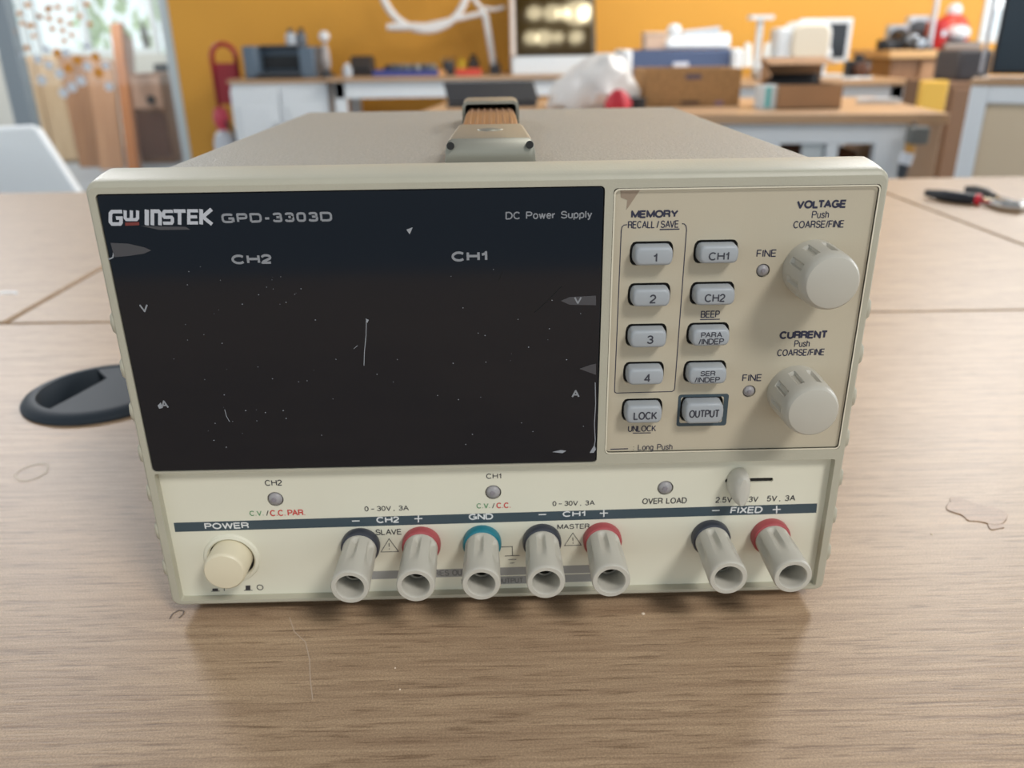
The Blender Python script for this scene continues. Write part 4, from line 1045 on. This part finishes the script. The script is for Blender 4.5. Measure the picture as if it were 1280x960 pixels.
for row, idx in ((1, range(0, 5)), (2, range(5, 9))):
    ys = sum(spots[i][0].y for i in idx)/len(idx)
    struct('trim_%d' % row, MB().box(-1.2, 1.8, ys-.05, ys+.05, 2.78, 2.84), tr_m)
    for n_, i in enumerate(idx):
        q, r = spots[i]
        lo = empty('ceiling_lamp', (q.x, ys, 2.72), 'round warm ceiling lamp on the overhead track', 'lamp', 'ceiling lamps on the tracks')
        obj('housing', MB().lathe([(r*1.05, .003), (r*1.1, .03), (r*.5, .06)], n=20), tr_m, lo)
        obj('diffuser', MB().lathe([(r, .004), (r, 0), (r*.9, -.004)], n=20), lampm, lo)

# ---- right-hand work table
rt = empty('work_table', (.47, 2.15, 0), 'white work table with oak top carrying boxes and plastic bag', 'table', rz=-.13)
hx, hy = .645, .30
obj('table_top', MB().box(-hx, hx, -hy, hy, .717, .74), oak_top, rt, bevel=.002)
obj('apron', MB().box(-hx+.02, hx-.09, -hy+.03, -hy+.05, .668, .717).box(-hx+.02, hx-.09, hy-.05, hy-.03, .637, .717), white_paint, rt, bevel=.002)
obj('side_panel', MB().box(hx-.075, hx-.005, -hy+.02, hy-.02, 0, .717), mat('tan_side_panel', (176, 146, 120), .5), rt, bevel=.003)
def rtx(px): return (at(px, 190, 1.84-.13*((at(px, 190, 1.84).x)-.47)).x-.47)/math.cos(.13)-.04
for pa, pb in ((560, 580), (1004, 1022), (1082, 1097)):
    obj('leg', MB().box(rtx(pa), rtx(pb), -hy+.03, -hy+.06, 0, .668), white_paint, rt, bevel=.003)
obj('front_panel', MB().box(rtx(1052), rtx(1081), -hy+.05, -hy+.06, .23, .668), mat('pale_grey_panel', (196, 202, 204), .5), rt, bevel=.002)
obj('leg', MB().box(hx-.15, hx-.08, -hy+.028, -hy+.06, 0, .717), white_paint, rt, bevel=.003)
obj('back_leg', MB().box(-hx+.03, -hx+.08, hy-.08, hy-.03, 0, .64), white_paint, rt, bevel=.003)
obj('lower_shelf', MB().box(-hx+.05, hx-.08, -.1, hy-.06, .2, .22), white_paint, rt, bevel=.002)
sbx = empty('storage_crate', (.66, 2.2, .2215), 'dark brown crate on the shelf under the work table', 'crate', rz=-.13)
obj('body', MB().box(-.12, .12, -.1, .1, 0, .40), mat('dark_brown_crate', (84, 58, 40), .6), sbx, bevel=.004)
obj('slot', MB().box(-.05, .05, -.104, -.1, .26, .3), black_m, sbx)
sb2 = empty('storage_crate', (.895, 2.15, .2215), 'rust brown crate on the shelf under the right end of work table', 'crate', rz=-.13)
obj('body', MB().box(-.10, .10, -.1, .1, 0, .40), mat('rust_brown_crate', (124, 82, 52), .6), sb2, bevel=.004)
obj('slot', MB().box(-.05, .05, -.104, -.1, .26, .3), black_m, sb2)
# hand brush hanging at the front
hb_ = at(1150, 150, 1.738)
br = empty('hand_brush', (hb_.x, 1.738, hb_.z-.16), 'hand brush with grey head and wooden handle hanging on the table front', 'brush')
def brz(y): return at(1148, y, 1.738).z-(hb_.z-.16)
obj('head', MB().box(-.022, .022, -.016, .016, brz(180), brz(158)), mat('grey_brush_head', (112, 112, 108), .7), br, bevel=.005)
obj('handle', MB().tube([(-.012, 0, brz(178)), (-.012, 0, brz(192))], [.010, .012], 10), mat('golden_wood', (206, 150, 70), .5), br)
obj('grip', MB().tube([(-.014, 0, brz(191)), (-.02, 0, brz(205))], [.014, .015], 10), mat('white_rag', (226, 228, 234), .6), br)
obj('tip', MB().tube([(-.02, 0, brz(204)), (-.022, 0, brz(222))], [.013, .010], 10), dark_m, br)
obj('hook', MB().tube([(0, .016, brz(160)), (0, .018, brz(156)), (0, .030, brz(155))], .003, 8), dark_m, br)

# things on the work table
Yw = 2.12
lpx = at(620, 130, 2.16)
lap = empty('laptop', (at(615, 118, 2.2).x, 2.2, .74), 'black laptop half open on the left of the work table', 'laptop')
l0, l1, lz0, lz1 = pxbox(558, 103, 670, 133, 2.2); lhw = (l1-l0)/2
obj('base', MB().box(-lhw, lhw, -.02, .15, 0, .016), dark_m, lap, bevel=.003)
obj('screen_lid', MB().hexa([(-lhw*.98, -.030, .016), (lhw*1.05, -.030, .016), (lhw*1.05, -.022, .016), (-lhw*.98, -.022, .016)], [(-lhw*1.1, .04, lz1-.74), (lhw*.94, .04, lz1-.74), (lhw*.94, .047, lz1-.74), (-lhw*1.1, .047, lz1-.74)]), mat('laptop_black', (34, 35, 40), .6), lap, bevel=.002)
# plastic bag
x0, x1, z0, z1 = pxbox(682, 70, 792, 132, Yw-.04); rb2 = random.Random(5)
mb = MB(); rings = []
prof_ = [(0, .9), (.12, 1.0), (.3, .98), (.5, .86), (.7, .68), (.85, .5), (.95, .36), (1, .24)]
for hh, ww in prof_:
    ring = []
    for k in range(36):
        a = 2*PI*k/36
        cr = 1+.10*math.sin(5*a+hh*9)+.07*math.sin(9*a-hh*13)+.06*rb2.uniform(-1, 1)
        ring.append((((x1-x0)/2)*ww*cr*math.cos(a)+.045*hh, .09*ww*cr*math.sin(a), (z1-.74)*hh*(1+.05*math.sin(3*a))))
    rings.append(ring)
mb.loops(rings)
bag = obj('plastic_bag', mb, mat('white_plastic_film', (214, 211, 208), .3, bump=.6, bscale=60), loc=((x0+x1)/2, Yw-.005, .74))
tag(bag, 'crumpled white plastic bag on the work table beside the laptop', 'plastic bag')
x0, x1, z0, z1 = pxbox(757, 117, 789, 133, Yw-.17)
rw = obj('red_cloth', MB().loops([[((x1-x0)/2*w_*(1+.12*math.sin(4*a+h_*5))*math.cos(a), .03*w_*(1+.15*math.cos(5*a))*math.sin(a), h_*(z1-.73)) for a in [2*PI*k/24 for k in range(24)]] for h_, w_ in ((0, .9), (.4, 1), (.8, .7), (1, .3))]), mat('crimson_cloth', (190, 36, 52), .6), loc=((x0+x1)/2, Yw-.17, .74))
tag(rw, 'small crumpled crimson cloth in front of the plastic bag', 'cloth')
tp = at(797, 122, Yw-.06)
tpe = empty('tape_roll', (tp.x, Yw-.06, .74), 'small roll of black tape between red cloth and crate', 'tape roll')
obj('tape', MB().lathe([(.022, 0), (.022, .028), (.012, .028), (.012, 0)], n=24, cap0=False, cap1=False), black_m, tpe)
obj('core', MB().lathe([(.012, 0), (.012, .028), (.0105, .028), (.0105, 0)], n=24, cap0=False, cap1=False), white_paint, tpe)
# particle-board crate
x0, x1, z0, z1 = pxbox(806, 86, 926, 131, Yw-.02); hw = (x1-x0)/2; h = z1-.74
osb = mat('particle_board', (166, 126, 80), .7, var=.22, vscale=90)
cr_ = empty('wooden_crate', ((x0+x1)/2, Yw+.08, .74), 'particle-board crate with hand slots on the work table', 'crate')
w_ = .010
c_ = MB().box(-hw, hw, -.1, -.1+w_, .012, h).box(-hw, hw, .1-w_, .1, .012, h).box(-hw, -hw+w_, -.1+w_, .1-w_, .012, h).box(hw-w_, hw, -.1+w_, .1-w_, .012, h).box(-hw, hw, -.1, .1, 0, .012)
obj('body', c_, osb, cr_, bevel=.0015)
obj('hand_slot', MB().prism(rrect(-.022, .022, h*.72, h*.86, h*.06), -.1015, -.1), mat('slot_shade_purple', (96, 84, 96), .6), cr_)  # plate on the face, the slot's shade put into its colour
obj('hand_slot', MB().prism(rrect(-.030, .020, h*.06, h*.16, h*.04), -.1015, -.1), mat('slot_shade_brown', (92, 66, 50), .6), cr_)  # lower slot, likewise a plate with the shade painted in
obj('label', MB().box(hw*.48, hw*.66, -.1012, -.1, h*.03, h*.14), mat('violet_label', (150, 120, 136), .6), cr_)
# cardboard box with an open lid
x0, x1, z0, z1 = pxbox(974, 106, 1053, 131, 1.95); hw = (x1-x0)/2; h = z1-.74
cb = empty('cardboard_box', ((x0+x1)/2, 2.03, .74), 'open brown cardboard box with black lining on the work table', 'box')
obj('body', MB().box(-hw, hw, -.08, -.077, 0, h).box(-hw, hw, .077, .08, 0, h).box(-hw, -hw+.003, -.077, .077, 0, h).box(hw-.003, hw, -.077, .077, 0, h).box(-hw, hw, -.08, .08, 0, .003), card, cb)
lid = obj('lid', MB().hexa([(-hw, .078, h), (hw, .078, h), (hw, .082, h), (-hw, .082, h)], [(-hw*.95, .10, h+.062), (hw*1.12, .10, h+.062), (hw*1.12, .105, h+.062), (-hw*.95, .105, h+.062)]), card, cb)
obj('lid_flap', MB().hexa([(-hw*.95, .10, h+.062), (hw*1.12, .10, h+.062), (hw*1.12, .103, h+.062), (-hw*.95, .103, h+.062)], [(-hw*1.1, -.0, h+.045), (-hw*.9+hw*2, -.0, h+.045), (-hw*.9+hw*2, .003, h+.048), (-hw*1.1, .003, h+.048)]), card, lid)
obj('lid_side', MB().hexa([(-hw-.001, .078, h), (-hw+.002, .078, h), (-hw+.002, .08, h), (-hw-.001, .08, h)], [(-hw*1.25, -.06, h+.02), (-hw*1.22, -.06, h+.02), (-hw*.95, .10, h+.062), (-hw*.97, .10, h+.062)]), card, lid)
obj('lining', MB().box(-hw+.003, hw-.003, .070, .077, .01, h+.001).box(-hw+.003, hw-.003, -.077, .077, h-.014, h-.008).hexa([(-hw*.85, .072, h), (hw*.9, .072, h), (hw*.9, .076, h), (-hw*.85, .076, h)], [(-hw*.7, .095, h+.036), (hw*.98, .095, h+.036), (hw*.98, .099, h+.036), (-hw*.7, .099, h+.036)]), black_m, cb)
x0, x1, z0, z1 = pxbox(952, 107, 973, 131, 1.97)
mk = empty('milk_carton', ((x0+x1)/2, 2.0, .74), 'white and teal carton beside the cardboard box', 'carton'); hw = (x1-x0)/2
obj('body', MB().box(-hw, hw, -.03, .03, 0, z1-.74), mat('carton_white', (214, 224, 228), .4), mk, bevel=.002)
obj('teal_band', MB().box(-hw*.5, hw*.1, -.0308, -.03, .004, (z1-.74)*.95), mat('teal_print', (90, 190, 190), .4), mk)
mk.name = 'white_carton'
# folded paper on the right end of the table
q = on(1082, 126, .741)
tag(obj('paper_strip', MB().slab([(-.06, -.02), (.05, -.035), (.06, -.005), (-.045, .02)], 0, .012), white_paint, bevel=.002, loc=(q.x, q.y-.06, .74)), 'folded white paper lying right of the cardboard box', 'paper')

# ---- mid table behind, with blue machine, sewing machine, monitor
mt = table('side_table', 'white side table with oak top behind the work table', .42, 1.80, 3.45, 4.1, .735, apron=.06, th=.02)
Ym = 3.6
x0, x1, z0, z1 = pxbox(790, 62, 914, 104, Ym); hw = (x1-x0)/2; h = z1-.735
bm_ = empty('blue_plotter', ((x0+x1)/2, Ym+.12, .735), 'dark blue cutting plotter with white ends on the side table', 'plotter')
obj('body', MB().hexa([(-hw, -.12, 0), (hw, -.12, 0), (hw, .14, 0), (-hw, .14, 0)], [(-hw, -.09, h), (hw, -.09, h), (hw, .14, h), (-hw, .14, h)]), mat('denim_blue', (62, 78, 112), .5), bm_, bevel=.008)
for s_ in (-1, 1):
    obj('end_cap', MB().box(s_*hw-.022+s_*.022, s_*hw+.022+s_*.022, -.13, .15, 0, h*1.02), white_paint, bm_, bevel=.012)
obj('badge', MB().box(-hw*.17, hw*.14, -.118, -.1, h*.42, h*.6), mat('badge_white', (210, 214, 226), .4), bm_, bevel=.003)
x0, x1, z0, z1 = pxbox(830, 42, 912, 62, Ym+.1); zt = .735+h
sc2 = empty('white_scanner', ((x0+x1)/2, Ym+.14, zt+.003), 'lumpy white device lying on the blue plotter', 'device'); hw2 = (x1-x0)/2
obj('body', MB().hexa([(-hw2, -.08, 0), (hw2, -.08, 0), (hw2, .1, 0), (-hw2, .1, 0)], [(-hw2*.9, -.05, .05), (hw2*1.02, -.05, .065), (hw2*1.02, .1, .065), (-hw2*.9, .1, .05)]), white_paint, sc2, bevel=.015)
obj('roller', MB().ball((-hw2*.65, 0, .07), .035, 14), white_paint, sc2)
obj('hinge', MB().cyl((-hw2*.4, -.02, .06), (hw2*.7, -.02, .075), .014), mat('pale_grey', (190, 196, 204), .4), sc2)
x0, x1, z0, z1 = pxbox(806, 40, 832, 62, Ym+.1)
pbx = empty('parts_box', ((x0+x1)/2, Ym+.14, zt), 'pinkish translucent box on the left end of blue plotter', 'box'); hw3 = (x1-x0)/2
obj('body', MB().box(-hw3, hw3, -.05, .05, 0, z1-zt-.012), mat('pinkish_plastic', (216, 184, 160), .4), pbx, bevel=.004)
obj('lid', MB().box(-hw3*1.04, hw3*1.04, -.053, .053, z1-zt-.012, z1-zt), mat('pinkish_lid', (226, 200, 180), .4), pbx, bevel=.003)
# sewing machine
sm = empty('sewing_machine', (at(975, 90, 3.58).x, 3.62, .735), 'white overlock sewing machine with a thread stand on side table', 'sewing machine')
def smp(px, py, Y=3.58): p = at(px, py, Y); return p.x-sm.location.x, p.z-.735
def smbox(x0, y0, x1, y1, d0, d1):
    a, _ = smp(x0, (y0+y1)/2); b, _ = smp(x1, (y0+y1)/2); _, t_ = smp((x0+x1)/2, y0); _, u_ = smp((x0+x1)/2, y1)
    return MB().box(a, b, d0, d1, max(0, u_), t_)
cream = mat('cream_plastic', (212, 202, 184), .4)
obj('bed', smbox(953, 82, 1010, 108, -.06, .14), white_paint, sm, bevel=.012)
obj('column', smbox(975, 34, 1000, 84, -.02, .12), white_paint, sm, bevel=.015)
a, t0 = smp(992, 30); b, u0 = smp(1034, 76)
obj('front_cover', MB().loops([[(x, y, z) for x, z in rrect(a, b, u0, t0, .045, 8)] for y in (-.05, .10)]), cream, sm, bevel=.01)
obj('cover_rim', MB().loops([[(x, y, z) for x, z in rrect(a-.012, b+.012, u0-.012, t0+.012, .055, 8)] for y in (-.03, .08)]), white_paint, sm, bevel=.006)
tsx, tsz = smp(959, 22); _, tb_ = smp(959, 84)
obj('thread_stand', MB().cyl((tsx, .05, tb_-.02), (tsx, .05, tsz), .014, n=12).box(tsx-.05, tsx+.05, .02, .08, tsz-.006, tsz+.012), white_paint, sm)
for s_ in (-1, 1):
    obj('thread_cone', MB().lathe([(.03, 0), (.028, .01), (.016, .09), (.01, .1)], (tsx+s_*.045, .05, tb_), n=18), mat('thread_white', (230, 230, 226), .7), sm)
obj('hand_wheel', MB().lathe([(.02, 0), (.035, .005), (.035, .02), (.02, .025)], (b+.013, .04, u0+.02), 'X', 20), white_paint, sm)
# monitor
x0, x1, z0, z1 = pxbox(997, 23, 1062, 78, 3.85); hw = (x1-x0)/2
mn = empty('monitor', ((x0+x1)/2, 3.85, .735), 'white framed monitor with dark screen behind the sewing machine', 'monitor')
obj('frame', MB().box(-hw, hw, -.015, .015, z0-.735, z1-.735), white_paint, mn, bevel=.005)
obj('screen', MB().box(-hw+.02, hw-.022, -.018, -.012, z0-.735+.02, z1-.735-.022), mat('dark_screen', (52, 56, 62), .2), mn)
obj('stand', MB().box(-.03, .03, .01, .04, .01, z0-.735+.1).box(-.12, .12, -.06, .1, 0, .012), white_paint, mn, bevel=.003)
# dark camera-like tool
x0, x1, z0, z1 = pxbox(1058, 68, 1086, 90, 3.7); hw = (x1-x0)/2; h = z1-.735
cm = empty('camera', ((x0+x1)/2, 3.7, .735), 'black camera on the right end of side table', 'camera')
obj('body', MB().box(-hw, hw, -.03, .03, 0, h*.75).box(-hw*.3, hw*.4, -.02, .02, h*.75, h), black_m, cm, bevel=.006)
obj('lens', MB().lathe([(.03, -.03), (.03, -.075), (.024, -.078)], (-hw*.05, 0, h*.38), 'Y', 20), mat('lens_rust', (92, 60, 44), .3), cm)
q0 = at(1074, 92, 3.5)
tag(obj('white_cable', MB().tube([(-.06, 0, .006), (-.02, -.015, .006), (.02, .01, .006), (.07, -.01, .006)], .006, 8), white_paint, loc=(q0.x, 3.53, .735)), 'short white cable lying in front of the black camera', 'cable')

# ---- wooden pedestal with a heap of gear
Yp = 4.2
x0, x1, z0, z1 = pxbox(1106, 62, 1216, 130, Yp); hw = (x1-x0)/2; zt = z1
pd = empty('wooden_pedestal', ((x0+x1)/2, Yp+.22, 0), 'brown wooden pedestal cabinet heaped with gear by the orange wall', 'cabinet')
pan = wood('pedestal_wood', (186, 142, 104), (164, 120, 84), 12, 3, 1.5, fine=False)
obj('body', MB().box(-hw*.86, hw*.8, -.2, .22, 0, zt-.04), brownw, pd, bevel=.004)
obj('front_panel', MB().box(-hw*.2, hw*.76, -.215, -.2, .02, zt-.05), pan, pd, bevel=.003)
obj('top', MB().box(-hw, hw, -.24, .24, zt-.04, zt), wood('pale_oak', (222, 178, 124), (200, 152, 100), fine=False), pd, bevel=.004)
rg = random.Random(21)
def heap(name, label, cat, px, py, w, hgt, m, kind, yy, zb=None, part=None):
    yy += .2; p = at(px, py, yy); zb = zt if zb is None else zb
    e = empty(name, (p.x, yy, zb), label, cat, rz=rg.uniform(-.3, .3))
    return e
def case_thing(e, w, d, h, m, m2):
    obj('body', MB().box(-w/2, w/2, -d/2, d/2, 0, h), m, e, bevel=min(w, d, h)*.18)
    obj('lens', MB().lathe([(h*.36, 0), (h*.36, -.03), (h*.26, -.034)], (-w*.1, -d/2+.002, h*.5), 'Y', 20), m2, e)
sil = mat('silver_plastic', (178, 186, 196), .3, metal=.3)
case_thing(heap('camcorder', 'black camcorder at the left edge of the pedestal top', 'camcorder', 1113, 52, 0, 0, None, 0, 4.10), .12, .08, .05, black_m, dark_m)
case_thing(heap('camcorder', 'dark brown camcorder in the middle of the pedestal heap', 'camcorder', 1136, 50, 0, 0, None, 0, 4.16), .13, .08, .085, mat('brown_black', (52, 42, 36), .5), sil)
case_thing(heap('compact_camera', 'silver camera lying in the pedestal heap', 'camera', 1121, 40, 0, 0, None, 0, 4.31), .11, .06, .12, sil, black_m)
case_thing(heap('compact_camera', 'pale silver camera at the top of the pedestal heap', 'camera', 1147, 30, 0, 0, None, 0, 4.40), .12, .07, .165, mat('pale_silver', (206, 210, 218), .3, metal=.2), dark_m)
case_thing(heap('compact_camera', 'dark grey camera beside the silver pole on the pedestal', 'camera', 1150, 48, 0, 0, None, 0, 4.03), .075, .06, .06, dark_m, sil)
hp = heap('red_helmet', 'red and white helmet on the pedestal, right of the silver pole', 'helmet', 1190, 30, 0, 0, None, 0, 4.30)
obj('shell', MB().lathe([(.085, 0), (.095, .03), (.09, .10), (.06, .155), (.02, .175)], n=24), mat('vermilion', (224, 74, 52), .4), hp)
obj('cap', MB().ball((0, 0, .185), .04, 14), mat('white_ball', (232, 230, 232), .4), hp)
hp = heap('red_case', 'dark red round case in front of the red helmet', 'case', 1174, 30, 0, 0, None, 0, 4.10)
obj('body', MB().lathe([(.04, 0), (.045, .01), (.045, .12), (.03, .14)], n=20), mat('deep_red', (190, 40, 40), .4), hp)
obj('clasp', MB().box(-.012, .012, -.05, -.04, .06, .09), sil, hp)
hp = heap('orange_case', 'orange red soft case leaning beside the silver pole', 'case', 1168, 30, 0, 0, None, 0, 4.2)
obj('body', MB().box(-.03, .03, -.03, .03, 0, .13), mat('orange_red', (214, 96, 60), .5), hp, bevel=.012)
obj('clasp', MB().box(-.01, .01, -.034, -.03, .06, .09), sil, hp)
hp = heap('white_headset', 'white rounded headset at the right of the pedestal heap', 'headset', 1198, 35, 0, 0, None, 0, 4.13)
obj('shell', MB().ball((0, 0, .075), .055, 18, (1.15, 1, .75)), mat('white_ball', (232, 230, 232), .4), hp)
obj('pad', MB().box(-.06, .06, -.05, .05, 0, .038), dark_m, hp, bevel=.01)
hp = heap('grey_keyboard', 'flat grey keyboard at the right edge of the pedestal top', 'keyboard', 1202, 52, 0, 0, None, 0, 4.05)
obj('body', MB().box(-.09, .09, -.035, .035, 0, .03), mat('warm_grey', (150, 140, 134), .5), hp, bevel=.006)
obj('keys', MB().box(-.08, .08, -.03, .03, .03, .034), dark_m, hp)
pp = at(1163, 50, 4.22)
sp_ = empty('silver_pole', (pp.x, 4.22, zt), 'upright silver pole standing on the front of the pedestal', 'pole')
obj('pole', MB().cyl((0, 0, .015), (0, 0, .55), .012, n=14), mat('pole_silver', (206, 204, 210), .35, metal=.3), sp_)
obj('base', MB().lathe([(.025, 0), (.025, .008), (.014, .018)], n=20), dark_m, sp_)

# ---- dark brown cabinet with dark device
Yc = 2.98
x0, x1, z0, z1 = pxbox(1186, 103, 1240, 131, Yc); hw = (x1-x0)/2
bc = empty('brown_cabinet', ((x0+x1)/2, Yc+.2, 0), 'low dark brown cabinet between the pedestal and the white cabinet', 'cabinet')
obj('body', MB().box(-hw, hw, -.2, .16, 0, z1), mat('umber_board', (130, 98, 74), .6), bc, bevel=.004)
obj('door', MB().box(-hw+.01, hw-.01, -.215, -.2, .03, z1-.02), mat('umber_door', (136, 104, 80), .6), bc, bevel=.003)
sx0, sx1, sz0, sz1 = pxbox(1197, 62, 1240, 103, Yc+.1)
dv = empty('speaker', ((sx0+sx1)/2, Yc+.18, z1), 'dark grey loudspeaker standing on the low brown cabinet', 'speaker')
obj('body', MB().box(-(sx1-sx0)/2, (sx1-sx0)/2, -.08, .1, 0, sz1-z1), mat('charcoal', (78, 74, 76), .6), dv, bevel=.01)
obj('grille', MB().box(-(sx1-sx0)*.42, (sx1-sx0)*.42, -.086, -.08, .012, sz1-z1-.012), mat('grille_mesh', (64, 62, 66), .8, bump=.5, bscale=300), dv)
x0, x1, z0, z1 = pxbox(1153, 101, 1184, 135, 2.85)
yb_ = obj('yellow_board', MB().box(-(x1-x0)/2, (x1-x0)/2, 0, .04, 0, z1), mat('sunny_yellow', (246, 196, 84), .5), bevel=.004, loc=((x0+x1)/2, 2.85, 0))
tag(yb_, 'upright yellow board behind the right end of the work table', 'board')

# ---- white cabinet with beige door and television at the right edge
CA = -.56; ca, sa = math.cos(CA), math.sin(CA)
pl_ = at(1204, 160, 1.47); zt2 = at(1214, 99, 1.46).z; hw = .3; hd = .09
wcx, wcy = pl_.x+hw*ca-hd*sa, pl_.y+hw*sa+hd*ca
wc = empty('display_cabinet', (wcx, wcy, 0), 'white framed shallow cabinet with a beige door at the right', 'cabinet', rz=CA)
obj('frame', MB().box(-hw, -hw+.032, -hd, hd, 0, zt2-.012).box(hw-.032, hw, -hd, hd, 0, zt2-.012).box(-hw+.032, hw-.032, -hd, hd, zt2-.045, zt2-.012).box(-hw+.032, hw-.032, -hd, hd, 0, .06), white_paint, wc, bevel=.003)
obj('cabinet_top', MB().box(-hw-.003, hw+.003, -hd-.003, hd+.003, zt2-.012, zt2), oak_top, wc, bevel=.002)
obj('door', MB().box(-hw+.032, hw-.032, -hd+.015, -hd+.03, .06, zt2-.045), mat('beige_door', (214, 194, 166), .5), wc, bevel=.002)
def wcp(u, v): return wcx+u*ca-v*sa, wcy+u*sa+v*ca
# local x on the cabinet of a photo column, at depth v behind its centre line
def wcu(px, v):
    d = ray(px, 60); o_ = Vector(wcp(0, v)+(0,)); t_ = ((o_.x-CAM.x)*(-sa)+(o_.y-CAM.y)*ca)/(d.x*(-sa)+d.y*ca)
    p = CAM+d*t_; return (p.x-o_.x)*ca+(p.y-o_.y)*sa
u0 = wcu(1244, 0); X, Y_ = wcp(u0+.26, 0)
tv = empty('television', (X, Y_, zt2), 'large black television on the white framed cabinet', 'television', rz=CA)
obj('screen_frame', MB().box(-.26, .26, -.018, .018, .006, .34), black_m, tv, bevel=.004)
obj('screen', MB().box(-.253, .253, -.020, -.016, .014, .332), mat('tv_screen', (24, 44, 58), .25), tv)
obj('stand', MB().box(-.1, .1, -.06, .06, 0, .008), dark_m, tv, bevel=.002)
X, Y_ = wcp(wcu(1232, .02), .02)
st_ = empty('signal_pole', (X, Y_, zt2), 'thin silver pole standing left of the television', 'pole')
obj('pole', MB().cyl((0, 0, .004), (0, 0, .36), .0035, n=10), mat('pole_silver', (206, 204, 210), .35, metal=.3), st_)
obj('base', MB().lathe([(.009, 0), (.009, .004), (.004, .008)], n=16), dark_m, st_)
